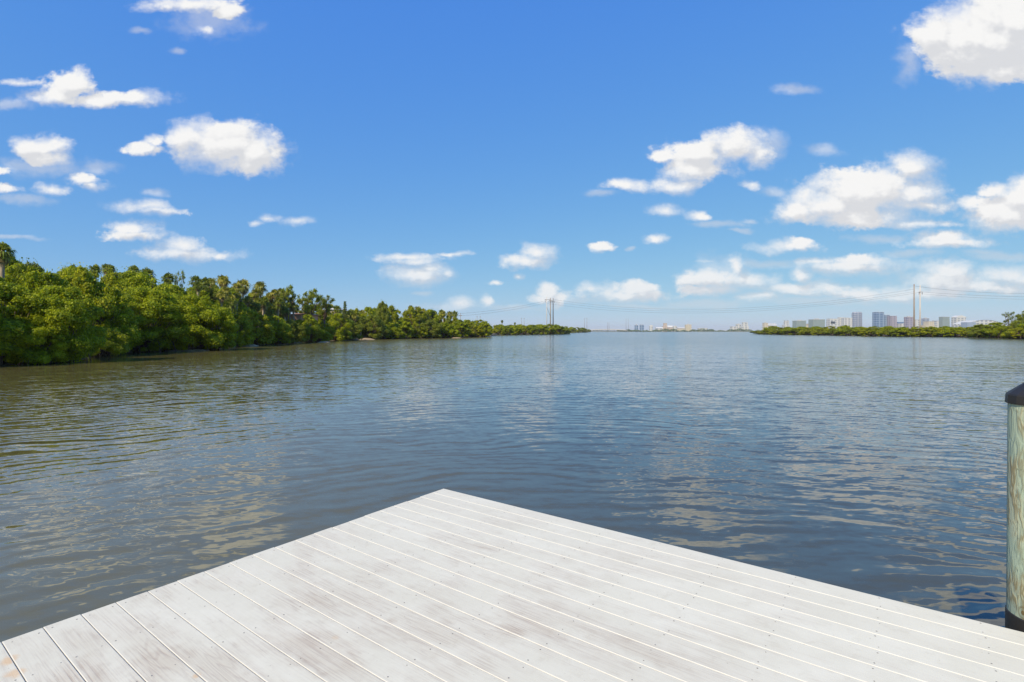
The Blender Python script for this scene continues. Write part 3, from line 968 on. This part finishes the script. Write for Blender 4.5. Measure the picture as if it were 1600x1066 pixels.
M['trim'] = simple_mat('window_trim', (.7, .68, .62), .6, .05)
M['dark_glass'] = simple_mat('dark_glass', (.03, .045, .06), .12, .1)
M['pink'] = simple_mat('pink_stucco', (.62, .36, .25), .85, .08)
M['tan_wall'] = simple_mat('tan_stucco', (.55, .45, .33), .85, .08)
M['tile_roof'] = simple_mat('brown_roof', (.28, .15, .10), .85, .2)
M['white_roof'] = simple_mat('pale_roof', (.66, .64, .60), .7, .06)
house(451, 471, 488, 491.5, 110, M['pink'], M['tile_roof'], 'pink stucco house glimpsed between trees of the palm grove')
house(505, 524, 480, 484, 140, M['tan_wall'], M['white_roof'], 'tan house with a pale roof half hidden behind the oak like trees')

# ------------------------------------------------------------------ city


def facade(name, wall, glass, fx, fz, frac=.55, rough=.4):
    """wall colour with rows of windows, drawn in metres on the building"""
    m, t, b = new_mat(name)
    tc = t.node('ShaderNodeTexCoord').outputs['Object']
    sp = t.node('ShaderNodeSeparateXYZ'); t.l.new(tc, sp.inputs[0])
    h = t.math('ADD', sp.outputs[0], sp.outputs[1])
    a_ = t.math('LESS_THAN', t.math('FRACT', t.math('DIVIDE', h, fx)), frac)
    c_ = t.math('LESS_THAN', t.math('FRACT', t.math('DIVIDE', sp.outputs[2], fz)), frac)
    k = t.math('MULTIPLY', a_, c_)
    n = t.noise(tc, .08, 2, .5)
    w2 = tuple(x * .86 for x in wall)
    t.set(b.inputs['Base Color'], t.mix(k, t.mix(n, wall, w2), glass))
    t.set(b.inputs['Roughness'], t.maprange(k, 0, 1, .8, rough, False))
    return m


F = {
    'white': facade('white_facade', (.66, .65, .60), (.27, .29, .32), 14, 8),
    'cream': facade('cream_facade', (.66, .58, .42), (.42, .38, .33), 7, 4),
    'green': facade('grey_green_facade', (.30, .35, .32), (.19, .26, .25), 5, 4, .6, .2),
    'blue': facade('blue_glass_facade', (.27, .36, .47), (.08, .15, .27), 15, 9, .7, .15),
    'grey': facade('grey_facade', (.36, .39, .45), (.17, .21, .29), 13, 8, .6, .2),
    'mauve': facade('mauve_facade', (.38, .34, .38), (.20, .19, .25), 12, 8, .55, .25),
    'deepblue': facade('deep_blue_facade', (.10, .22, .44), (.06, .14, .30), 9, 5, .6, .2),
    'tan': facade('tan_facade', (.62, .50, .40), (.36, .30, .27), 7, 5),
}
M['roof_grey'] = simple_mat('flat_roof', (.5, .5, .49), .9, .1, .05)
M['bluegrey'] = simple_mat('blue_grey_roof', (.30, .36, .46), .6, .1, .05)
M['paleroof'] = simple_mat('pale_arched_roof', (.66, .65, .60), .5, .05, .05)


def building(px0, px1, top, D, mat, lab, parts=(), name='building', depth=None, base=1.2):
    """block seen from px0..px1, top row top, on ground at distance D; parts add what its outline shows"""
    c = at((px0 + px1) / 2, 500, D)
    w = (px1 - px0) / FPX * D; h = HW - (top - HY) / FPX * D - base
    dp = depth or max(14, w * .7)
    o = empty(name, (c.x, c.y, base))
    q = w / 2
    if 'round' in parts:
        mb = MB(); prof = []
        n = 28
        vs = []
        for z in (0, h * .93, h):
            for k in range(n):
                a = 2 * math.pi * k / n
                s = 1.0 if z < h else .86
                sg = lambda v: math.copysign(abs(v) ** .5, v)
                vs.append((q * s * sg(math.cos(a)), dp / 2 + dp / 2 * s * sg(math.sin(a)), z))
        fs = [(i * n + k, i * n + (k + 1) % n, (i + 1) * n + (k + 1) % n, (i + 1) * n + k) for i in range(2) for k in range(n)] + [tuple(2 * n + k for k in range(n))]
        mb.add(vs, fs); mb.build('tower_body', mat, o)
    elif 'step' in parts:
        mb = MB(); mb.box(-q, q, 0, dp, 0, h * .62); mb.box(-q * .45, q * .75, 1, dp - 1, h * .62 + .003, h); mb.build('wall', mat, o)
    else:
        mb = MB(); mb.box(-q, q, 0, dp, 0, h); mb.build('wall', mat, o)
    if 'round' not in parts:
        mb = MB()
        if 'step' in parts: mb.box(-q * .48, q * .78, .5, dp - .5, h + .003, h + 1.6)
        elif 'pitch' in parts:
            z = h + .003; mb.add([(-q - 1, -1, z), (q + 1, -1, z), (q + 1, dp + 1, z), (-q - 1, dp + 1, z), (-q - 1, dp / 2, z + h * .4), (q + 1, dp / 2, z + h * .4)], [(0, 1, 5, 4), (2, 3, 4, 5), (1, 2, 5), (3, 0, 4), (3, 2, 1, 0)])
        else: mb.box(-q - .4, q + .4, -.4, dp + .4, h + .003, h + 1.2)
        mb.build('roof', M['roof_grey'] if 'pale' not in parts else M['paleroof'], o)
    if 'plant' in parts:
        mb = MB(); mb.box(-q * .3, q * .3, dp * .3, dp * .7, h + 1.21, h + 4.5); mb.build('plant_room', M['roof_grey'], o)
    if 'mast' in parts:
        mb = MB(); mb.tube([(0, dp / 2, h), (0, dp / 2, h + 9)], [.5, .25], 6); mb.build('mast', M['roof_grey'], o)
    if 'band' in parts:
        mb = MB(); mb.box(-q * .85, q * .1, -.5, .3, h * .62, h * .8); mb.build('window_band', M['dark_glass'], o)
    if 'bow' in parts:
        mb = MB(); n = 14
        vs = [(-q + 2 * q * k / n, y, h + 1.21 + math.sin(math.pi * k / n) * h * .12) for y in (0, dp) for k in range(n + 1)]
        mb.add(vs, [(k, k + 1, n + 2 + k, n + 1 + k) for k in range(n)] + [tuple(range(n + 1)), tuple(range(n + 1, 2 * n + 2))[::-1]]); mb.build('vaulted_top', M['paleroof'], o)
    tag(o, lab, 'building', None)
    return o


SD = 2000
B = [
    (1194, 1200, 505, F['cream'], 'small cream block at the left tip of the right bank', ('plant',)),
    (1201, 1214, 509, F['cream'], 'long low cream building right of the small cream block', ('pitch',)),
    (1225, 1234, 501.5, F['white'], 'narrow white tower standing alone above the low mangroves', ('step',)),
    (1244, 1259.5, 501.5, F['green'], 'flat grey green office block, the shorter of two alike', ('plant',)),
    (1260, 1270, 506.5, F['cream'], 'low cream building between the two grey green blocks', ('step',)),
    (1270.5, 1289, 499.5, F['green'], 'wide grey green glass office block, the taller of two alike', ('plant',)),
    (1297, 1311, 498.5, F['white'], 'white building with a dark window strip left of the blue tower', ('band', 'pale')),
    (1311.8, 1318, 496.5, F['white'], 'tallest white section in the middle of the white group', ('pale',)),
    (1319, 1332, 497, F['white'], 'white slab at the right of the white group beside the blue tower', ('pale',)),
    (1335.3, 1348.5, 487.5, F['grey'], 'tall grey blue tower with rounded corners standing alone', ('round',)),
    (1369, 1381.5, 488, F['blue'], 'tallest blue glass tower of the cluster of three', ('mast',)),
    (1380.5, 1390.5, 492.5, F['blue'], 'blue glass tower in the middle of the cluster of three', ()),
    (1391.3, 1401.5, 494, F['mauve'], 'pinkish grey tower on the right of the cluster of three', ()),
    (1403.5, 1414, 503.5, F['deepblue'], 'low deep blue building between the tower cluster and the poles', ()),
    (1409.5, 1424.5, 506, F['white'], 'low white building in front of the mauve tower', ('pale',)),
    (1417.5, 1427.5, 495.5, F['mauve'], 'mauve office tower just left of the tall brown pole', ('plant',)),
    (1432, 1437, 500, F['white'], 'narrow pale block seen between the two tall poles', ()),
    (1444, 1452, 498, F['grey'], 'pale grey tower right of the tall poles', ('plant',)),
    (1446.5, 1461.5, 502.5, F['cream'], 'wide cream building with a stepped top right of the poles', ('step',)),
    (1462, 1472, 501.5, F['white'], 'white low block left of the grey green tower', ('mast',)),
    (1473, 1483.8, 495.5, F['green'], 'grey green tower between white low block and white round topped tower', ()),
    (1495, 1509.5, 496, F['white'], 'white tower with a curved top near the long arched roof', ('bow', 'pale')),
]
for j, (a_, b_, tp, mt, lab, parts) in enumerate(B):
    building(a_, b_, tp, SD + (j % 5) * 37 + (60 if 'middle' in lab or 'tallest blue' in lab else 0) - (90 if lab.startswith('low white') or lab.startswith('wide cream') else 0), mt, lab, parts)
# far centre group
FB = [
    (993, 997, 508.5, F['blue'], 'small hazy blue block on the far shore, left one of a pair', ('plant',)),
    (1001, 1006, 507.8, F['blue'], 'small hazy blue block on the far shore, right one of a pair', ()),
    (1016, 1020, 509.5, F['white'], 'tiny white building on the far shore left of the tan works', ('bow', 'pale')),
    (1026, 1036, 513.3, F['white'], 'low white shed left of the tan works tower', ('pitch', 'pale')),
    (1036, 1043, 505.3, F['tan'], 'tan works tower with stepped top on the far shore', ('step',)),
    (1043.5, 1052, 511.5, F['tan'], 'sloping tan works hall right of its tower', ('pitch', 'pale')),
    (1053, 1058, 510.5, F['white'], 'small white domed building on the far shore', ('bow', 'pale')),
    (1059, 1070, 513.2, F['cream'], 'low cream hall left of the square cream tower', ('pitch',)),
    (1072, 1080.5, 507.5, F['cream'], 'square cream and white tower block on the far shore', ('plant', 'pale')),
    (1092, 1106, 513.4, F['white'], 'long low white building right of the square cream tower', ('pale',)),
    (1128, 1152, 517.0, F['white'], 'very low long white structure at the far waterline', ('pale',)),  # pale strip at the waterline, modelled as a low block
    (1152, 1158.5, 507.2, F['white'], 'white tower block, left and lower one of the white group', ('plant', 'pale')),
    (1159, 1170, 504.3, F['white'], 'white tower block, right and taller one of the white group', ('step', 'pale')),
    (1143, 1151, 510.5, F['white'], 'pale low block at the left foot of the white group', ('pale',)),
]
for j, (a_, b_, tp, mt, lab, parts) in enumerate(FB):
    building(a_, b_, tp, FD + 60 + (j % 3) * 40 - (50 if tp > 516 else 0), mt, lab, parts, depth=18)
# long arched roof at the right
o = empty('arena', tuple(at(1540, 500, 1700).xy) + (1.2,))
W = (1568 - 1508) / FPX * 1700; H = HW - (500.0 - HY) / FPX * 1700 - 1.2
mb = MB(); n = 24
arch = [(-W / 2 + W * k / n, .38 * H + .62 * H * math.sin(math.pi * (.12 + .76 * k / n)) ** .8 * 1.0) for k in range(n + 1)]
vs = [(x, y, z) for y in (0, 55) for x, z in arch]
mb.add(vs, [(k, k + 1, n + 2 + k, n + 1 + k) for k in range(n)])
mb.build('arched_roof', M['paleroof'], o)
mb = MB(); vs = [(x, 1, 0) for x, z in arch] + [(x, 1, z - .4) for x, z in arch]
mb.add(vs, [(k, k + 1, n + 2 + k, n + 1 + k) for k in range(n)])
mb.box(-W / 2, -W / 2 + .5, 1.5, 54, 0, H * .55); mb.box(W / 2 - .5, W / 2, 1.5, 54, 0, H * .55)
mb.build('wall', F['white'], o)
mb = MB(); mb.box(-W / 2 - 1, -W / 2 + W * .22, -4, 20, 0, H * .8); mb.build('side_hall', M['bluegrey'], o)
tag(o, 'long building with a pale arched roof left of the trees at the right edge', 'building')

# bridge on the far left of the open water
o = empty('bridge', tuple(at(949, 500, FD - 120).xy) + (0,))
W = (980 - 918) / FPX * (FD - 120)
mb = MB()
mb.add([(-W / 2, y, z + (1.5 * math.sin(math.pi * s))) if False else (0, 0, 0) for y, z, s in []], [])
n = 20
top = [(-W / 2 + W * k / n, 6.5 + 3.2 * math.sin(math.pi * k / n)) for k in range(n + 1)]
vs = [(x, y, z + dz) for (y, dz) in ((0, -1.6), (0, 1.2), (12, 1.2), (12, -1.6)) for x, z in top]
m_ = n + 1
mb.add(vs, [(r_ * m_ + k, r_ * m_ + k + 1, ((r_ + 1) % 4) * m_ + k + 1, ((r_ + 1) % 4) * m_ + k) for r_ in range(4) for k in range(n)])
M['concrete'] = simple_mat('pale_concrete', (.62, .60, .56), .85, .08, .1)
M['pier'] = simple_mat('bridge_pier', (.22, .22, .21), .9, .1, .1)
mb.build('bridge_deck', M['concrete'], o)
for k in range(0, n + 1):
    x, z = top[k]
    mb = MB(); mb.box(x - .9, x + .9, 2, 10, -.5, z - 1.62); mb.build('pier', M['pier'], o)
tag(o, 'low pale road bridge on dark piers crossing the far end of the bay', 'bridge')

# ------------------------------------------------------------------ power poles
M['pole_grey'] = simple_mat('grey_steel', (.27, .25, .24), .6, .1)
M['pole_rust'] = simple_mat('brown_pole', (.31, .26, .215), .7, .15, .5)
M['pole_pale'] = simple_mat('pale_pole', (.60, .54, .47), .7, .1, .5)
M['wire'] = simple_mat('power_wire', (.12, .13, .14), .5, .05)
M['insul'] = simple_mat('glass_insulator', (.20, .18, .17), .3, .05)


def pole(px, top, D, r, mat, lab, arms=(), group=None, insul=True, base=0.3):
    p = at(px, 500, D); h = HW - (top - HY) / FPX * D - base
    o = empty('power_pole', (p.x, p.y, base))
    mb = MB(); mb.tube([(0, 0, -.5), (0, 0, h * .5), (0, 0, h)], [r, r * .85, r * .6], 10); mb.build('post', mat, o, True)
    for (dz, half) in arms:
        mb = MB(); mb.box(-half, half, -.16 - r, .16 - r, h - dz - .16, h - dz + .16); a_ = mb.build('crossarm', mat, o)
        if insul:
            for s in (-1, 1):
                mb = MB(); mb.tube([(s * half * .92, -r, h - dz - .17), (s * half * .92, -r, h - dz - 1.6)], [.16, .12], 6); mb.build('insulator', M['insul'], a_)
    tag(o, lab, 'power pole', group)
    return Vector((p.x, p.y, base + h))


D1, D2 = 400.0, 300.0
pole(860.0, 465.5, D1, .50, M['pole_rust'], 'tall dark pole, middle of three above the far left point', [(2.2, 1.2)], 'three tall poles above the far left point')
pole(864.3, 466.0, D1 + 3, .48, M['pole_grey'], 'tall grey pole, rightmost of three above the far left point', [(2.2, 1.0)], 'three tall poles above the far left point')
# braced H pole on the left of the group
p = at(854.3, 500, D1 - 2)
o = empty('power_pole', (p.x, p.y, .3)); h = HW - (464 - HY) / FPX * (D1 - 2) - .3
mb = MB(); mb.tube([(0, 0, -.5), (0, 0, h)], [.3, .2], 8); mb.build('post', M['pole_pale'], o, True)
mb = MB(); mb.box(-1.6, 3.2, -.5, -.2, h - 2.2, h - 1.9); mb.build('crossarm', M['pole_grey'], o)
mb = MB(); mb.tube([(0, -.3, h - 8), (2.4, 0.6, h - 14.0)], [.12, .12], 6); mb.build('brace', M['pole_grey'], o)
mb = MB(); mb.tube([(-1.2, -.4, h - 2.25), (-1.2, -.4, h - 4.2)], [.18, .14], 6); mb.build('insulator', M['insul'], o)
tag(o, 'thin pale braced pole, leftmost of three above the far left point', 'power pole', 'three tall poles above the far left point')
pole(1428.3, 444, D2, .48, M['pole_rust'], 'tall brown pole above the right bank, darker one of the pair', [], 'pair of tall poles above the right bank')
pole(1437.6, 445.5, D2 + 2, .42, M['pole_pale'], 'tall pale pole above the right bank with a short crossarm', [(4.0, 1.0)], 'pair of tall poles above the right bank')
for (px, tp, D, lab) in [(745.5, 493.5, 700, 'short faint pole above the trees at the first left point, left of two'), (750.2, 493.5, 700, 'short faint pole above the trees at the first left point, right of two'),
                         (814.8, 496.5, 800, 'thin distant pole above the far left point, left of a pair'), (819.0, 496.5, 800, 'thin distant pole above the far left point, right of a pair'),
                         (719.5, 489, 300, 'thin pole beside the last distant palms of the left bank'),
                         (913.4, 497, 950, 'thin distant pole at the tip of the last spit, left of a pair'), (917, 497, 950, 'thin distant pole at the tip of the last spit, right of a pair'),
                         (949, 503.5, 1500, 'faint far pole above the bridge, left of a pair'), (951.5, 503.5, 1500, 'faint far pole above the bridge, right of a pair'),
                         (978.2, 498, 1600, 'faint far pole right of the bridge, left of a pair'), (981.6, 498, 1600, 'faint far pole right of the bridge, right of a pair')]:
    pole(px, tp, D, .14 + D * .00024, M['pole_grey'], lab, [(1.5, 1.0)] if D < 1000 else [], 'distant power poles', False, base=0.0)


def wire(a_, b_, sag, lab, r=.05):
    pts = []
    n = 36
    for k in range(n + 1):
        s = k / n
        q = a_.lerp(b_, s); q.z -= sag * 4 * s * (1 - s)
        pts.append(q)
    mb = MB(); mb.tube(pts, [r] * (n + 1), 5)
    tag(mb.build('power_line', M['wire'], None, True), lab, 'power line', 'power lines over the bay')


Pc = lambda py, D=D1, px=862: at(px, py, D)
wire(at(864, 468, D1), at(1428, 452, D2), 9.5, 'upper power line sagging across the bay between the pole groups', .045)
wire(at(860, 471, D1), at(1428, 456, D2), 9.3, 'middle power line sagging across the bay between the pole groups', .045)
wire(at(854, 474, D1), at(1437, 457, D2), 9.6, 'lowest power line sagging across the bay between the pole groups', .045)
wire(at(854, 470, D1), at(640, 492, 330), 3.0, 'upper power line falling leftwards behind the distant palms', .055)
wire(at(854, 473, D1), at(640, 496, 330), 3.0, 'lower power line falling leftwards behind the distant palms', .055)
wire(at(1428, 447, D2), at(1900, 430, 260), 6.5, 'uppermost power line leaving the right poles for the right edge', .05)
wire(at(1437, 456, D2), at(1900, 452, 260), 3.4, 'lower power line leaving the right poles for the right edge', .05)
wire(at(1437, 459, D2), at(1900, 458, 260), 3.4, 'lowest power line leaving the right poles for the right edge', .04)

# ------------------------------------------------------------------ sun and sky
SUN_DIR = Vector((-0.51, -0.71, 0.71)).normalized()
el = math.asin(SUN_DIR.z)
az = math.atan2(SUN_DIR.x, SUN_DIR.y)          # from +Y towards +X
sd = bpy.data.lights.new('sun', 'SUN'); sd.energy = 5.0; sd.angle = R(.53); sd.color = (1.0, 0.87, 0.66)
so = link(bpy.data.objects.new('sun', sd)); so.rotation_euler = SUN_DIR.to_track_quat('Z', 'Y').to_euler()

world = bpy.data.worlds.new('World'); scene.world = world; world.use_nodes = True
t = NT(world.node_tree)
bg = world.node_tree.nodes['Background']
sky = t.node('ShaderNodeTexSky', sky_type='NISHITA')
sky.sun_disc = False; sky.sun_elevation = el; sky.sun_rotation = az
sky.air_density = 1.0; sky.dust_density = 0.0; sky.ozone_density = 4.0; sky.altitude = 0

CL = []


def cl(*q):
    CL.extend(q)


cl((352, 225, 84, 36), (398, 240, 42, 32), (292, 218, 34, 24), (340, 200, 60, 14), (228, 233, 30, 10), (243, 222, 14, 8))
cl((112, 132, 40, 20), (90, 150, 38, 12), (200, 152, 52, 10), (150, 158, 60, 10), (38, 127, 26, 4))
cl((300, 6, 74, 14), (352, 20, 30, 14), (322, 46, 10, 5))
cl((64, 228, 40, 18), (75, 246, 32, 13), (12, 268, 16, 6), (10, 296, 22, 7), (80, 294, 22, 7), (128, 280, 26, 9), (138, 288, 20, 7))
cl((222, 322, 38, 8), (245, 329, 36, 5), (205, 358, 36, 11), (208, 368, 46, 9), (284, 385, 30, 14), (285, 396, 70, 10), (345, 397, 12, 6))
cl((421, 339, 10, 4), (402, 346, 9, 3), (465, 346, 15, 5))
cl((640, 402, 40, 5), (650, 409, 26, 6), (652, 431, 38, 12), (672, 422, 22, 9), (692, 430, 10, 6), (710, 396, 20, 3))
cl((838, 395, 25, 13), (818, 408, 32, 8), (775, 444, 9, 4), (815, 431, 7, 3))
cl((860, 460, 15, 14), (874, 466, 17, 8), (850, 469, 20, 5), (724, 475, 14, 6), (760, 473, 8, 6))
cl((1150, 222, 52, 24), (1095, 240, 52, 20), (1060, 288, 46, 11), (1085, 265, 52, 20), (1186, 240, 22, 18), (978, 288, 28, 8), (1040, 240, 22, 12))
cl((1036, 328, 20, 8), (1095, 336, 18, 6), (941, 384, 15, 9), (1019, 376, 16, 6), (1172, 290, 12, 7))
cl((1350, 300, 92, 40), (1290, 322, 66, 30), (1420, 305, 56, 22), (1425, 262, 36, 24), (1330, 338, 88, 16), (1250, 330, 32, 20), (1440, 322, 44, 10))
cl((1430, 350, 56, 6), (1572, 335, 64, 26), (1610, 312, 50, 32), (1560, 300, 28, 11), (1520, 318, 28, 9), (1474, 372, 38, 11), (1480, 380, 60, 7))
cl((1226, 383, 52, 7), (1252, 377, 20, 8), (1345, 406, 36, 9), (1330, 417, 62, 9), (1278, 407, 26, 4))
cl((1478, 420, 36, 13), (1480, 438, 58, 14), (1440, 455, 60, 9), (1530, 446, 60, 8), (1585, 432, 48, 14), (1560, 450, 60, 8))
cl((990, 450, 36, 12), (975, 462, 62, 8), (920, 454, 18, 6), (1110, 437, 46, 13), (1105, 455, 48, 8), (1150, 418, 10, 14), (1165, 440, 40, 10))
cl((1225, 452, 36, 7), (1185, 465, 34, 6), (1290, 452, 44, 8), (1350, 457, 66, 7), (1400, 462, 60, 6), (1250, 430, 18, 10))
cl((1530, 62, 108, 62), (1590, 30, 100, 70), (1470, 55, 50, 34), (1560, 108, 60, 22))
SOFT = [(20, 160, 60, 12), (150, 262, 46, 12), (40, 312, 60, 10), (240, 300, 26, 8), (1120, 350, 50, 8), (1210, 300, 34, 10), (1380, 372, 60, 8), (1200, 410, 60, 10), (1100, 475, 90, 8), (1420, 395, 60, 9), (1560, 400, 60, 10), (900, 470, 60, 8), (1290, 235, 40, 12), (940, 300, 30, 8), (225, 48, 22, 6), (275, 80, 16, 7), (20, 372, 60, 4), (1237, 140, 46, 10), (1105, 411, 28, 4), (1170, 345, 18, 5), (330, 30, 80, 34), (1205, 225, 26, 30), (1455, 255, 26, 20), (660, 458, 24, 5),
        (1000, 478, 90, 5), (1280, 470, 160, 9), (700, 478, 60, 8), (1150, 360, 24, 4), (985, 386, 10, 4), (1540, 395, 40, 7), (800, 480, 70, 6), (1130, 425, 60, 30), (1500, 465, 120, 8),
        (60, 260, 90, 20), (1420, 95, 26, 46)]

# cloud field as a node group: position on the sky (x/y, z/y of the direction) -> signed depth inside the clouds
ng = bpy.data.node_groups.new('cloud_field', 'ShaderNodeTree')
ng.interface.new_socket('P', in_out='INPUT', socket_type='NodeSocketVector')
ng.interface.new_socket('D', in_out='OUTPUT', socket_type='NodeSocketFloat')
g = NT(ng)
gi = g.node('NodeGroupInput'); go = g.node('NodeGroupOutput')


def uv(px, py): return ((px - CX) / FPX, (HY - py) / FPX)


acc = None
for (px, py, rx, ry) in CL:
    if py > 398: rx, ry = rx * 1.08, ry * 1.22
    u, v_ = uv(px, py); ax, ay = FPX / rx, FPX / ry
    n = g.node('ShaderNodeVectorMath', operation='MULTIPLY_ADD')
    g.l.new(gi.outputs[0], n.inputs[0]); n.inputs[1].default_value = (ax, ay, 0); n.inputs[2].default_value = (-u * ax, -v_ * ay, 0)
    L = g.vec('LENGTH', n.outputs[0])
    # signed depth in absolute units, so that edges of large clouds stay as crisp as small ones
    dpt = g.math('MULTIPLY_ADD', L, -min(rx, ry) ** .45 * .165, min(rx, ry) ** .45 * .165)
    acc = dpt if acc is None else g.math('SMOOTH_MAX', acc, dpt, 0.12)
g.l.new(acc, go.inputs[0])


def field(vec):
    n = t.node('ShaderNodeGroup'); n.node_tree = ng
    t.l.new(vec, n.inputs[0])
    return n.outputs[0]


tc = t.node('ShaderNodeTexCoord').outputs['Generated']
sp = t.node('ShaderNodeSeparateXYZ'); t.l.new(tc, sp.inputs[0])
fy = t.math('MAXIMUM', sp.outputs[1], 0.02)
cb = t.node('ShaderNodeCombineXYZ')
t.set(cb.inputs[0], t.math('DIVIDE', sp.outputs[0], fy)); t.set(cb.inputs[1], t.math('DIVIDE', sp.outputs[2], fy))
P0 = cb.outputs[0]
front = t.maprange(sp.outputs[1], 0.05, 0.2)
nz1 = t.noise(t.mapping(P0, (1, 1.5, 1)), 9.0, 5, 0.55, out='Color')
Pw = t.vec('ADD', P0, t.vec('MULTIPLY', t.vec('SUBTRACT', nz1, (.5, .5, .5)), (0.062, 0.034, 0)))
nf = t.noise(t.mapping(P0, (1, 1.3, 1)), 26.0, 7, 0.60)
nf2 = t.noise(t.mapping(t.vec('ADD', P0, (-0.012, 0.016, 0)), (1, 1.3, 1)), 26.0, 4, 0.60)
f0 = field(Pw)
f1 = field(t.vec('ADD', Pw, (-0.010, 0.020, 0)))
nfi = t.noise(t.mapping(P0, (1, 1.15, 1)), 95.0, 4, 0.6)
nsoft = t.noise(P0, 7.0, 2, 0.5)                     # some edges crisp, others torn thin
dd = t.math('ADD', f0, t.math('MULTIPLY', t.math('SUBTRACT', nf, 0.5), 0.95))
dd = t.math('ADD', dd, t.math('MULTIPLY', t.math('SUBTRACT', nfi, 0.5), 0.28))
wd = t.maprange(nsoft, 0.38, 0.62, 0.17, 0.66)
alpha = t.math('POWER', t.maprange(dd, t.math('MULTIPLY_ADD', wd, -0.55, -0.04), wd), 0.9)
# faint wisps
sacc = None
for (px, py, rx, ry) in SOFT:
    u, v_ = uv(px, py); ax, ay = FPX / rx, FPX / ry
    n = t.node('ShaderNodeVectorMath', operation='MULTIPLY_ADD')
    t.l.new(Pw, n.inputs[0]); n.inputs[1].default_value = (ax, ay, 0); n.inputs[2].default_value = (-u * ax, -v_ * ay, 0)
    L = t.math('SUBTRACT', 1.0, t.vec('LENGTH', n.outputs[0]))
    sacc = L if sacc is None else t.math('MAXIMUM', sacc, L)
wisp = t.math('MULTIPLY', t.maprange(t.math('ADD', sacc, t.math('MULTIPLY', t.math('SUBTRACT', nf, 0.5), 1.5)), -0.15, 0.9), 0.42)
alpha = t.math('MAXIMUM', alpha, wisp)
# top lit by the sun, under side shaded
sh = t.math('ADD', t.math('MULTIPLY', t.math('SUBTRACT', f0, f1), 2.3), t.math('MULTIPLY', t.math('SUBTRACT', nf, nf2), 2.0))
lit = t.maprange(t.math('ADD', sh, t.math('MULTIPLY', f0, 0.25)), -0.35, 0.75)
ccol = t.mix(lit, (6.5, 6.6, 6.85), (8.6, 8.55, 8.45))
elev = sp.outputs[2]
# air between the eye and the low clouds
air = t.maprange(elev, 0.0, 0.18, 0.78, 1.0)
SKS = 0.11
sc_ = t.node('ShaderNodeSeparateColor'); t.l.new(sky.outputs[0], sc_.inputs[0])
cc_ = t.node('ShaderNodeCombineColor')
for k, (g_, c_) in enumerate(((.80, .0866), (.51, .2075), (.06, .697))):    # the photograph's own tone response to a clear sky
    t.set(cc_.inputs[k], t.math('MULTIPLY', t.math('POWER', sc_.outputs[k], g_), c_ / SKS))
fa = t.math('MULTIPLY', t.math('MULTIPLY', alpha, air), front)
fa = t.math('MULTIPLY', fa, t.maprange(elev, 0.004, 0.03))
col = t.mix(fa, cc_.outputs[0], ccol)
t.set(bg.inputs['Color'], col)
bg.inputs['Strength'].default_value = SKS
world.cycles.sampling_method = 'NONE'

# ------------------------------------------------------------------ air
hm = bpy.data.materials.new('thin_air'); hm.use_nodes = True
ht = hm.node_tree; ht.nodes.remove(ht.nodes['Principled BSDF'])
pv = ht.nodes.new('ShaderNodeVolumePrincipled'); pv.inputs['Color'].default_value = (.93, .96, 1.0, 1); pv.inputs['Density'].default_value = 0.00008
ht.links.new(pv.outputs[0], ht.nodes['Material Output'].inputs['Volume'])
mb = MB(); mb.box(-9500, 9500, -400, 12500, -3.5, 110)
tag(mb.build('haze', hm), kind='stuff')

# ------------------------------------------------------------------ camera and render
cd = bpy.data.cameras.new('camera'); cd.sensor_width = 36; cd.lens = FPX / 1600 * 36
cd.shift_y = -(533 - HY) / 1600
cd.clip_start = 0.05; cd.clip_end = 30000
co = link(bpy.data.objects.new('camera', cd)); co.location = (0, 0, HW); co.rotation_euler = (R(90), 0, 0)
scene.camera = co
scene.view_settings.view_transform = 'Standard'; scene.view_settings.look = 'None'
scene.view_settings.exposure = 0.0; scene.view_settings.gamma = 1.0
scene.view_settings.use_curve_mapping = False
scene.cycles.max_bounces = 6; scene.cycles.diffuse_bounces = 4; scene.cycles.glossy_bounces = 3; scene.cycles.transmission_bounces = 3
scene.cycles.use_denoising = True
scene.cycles.caustics_reflective = False; scene.cycles.caustics_refractive = False
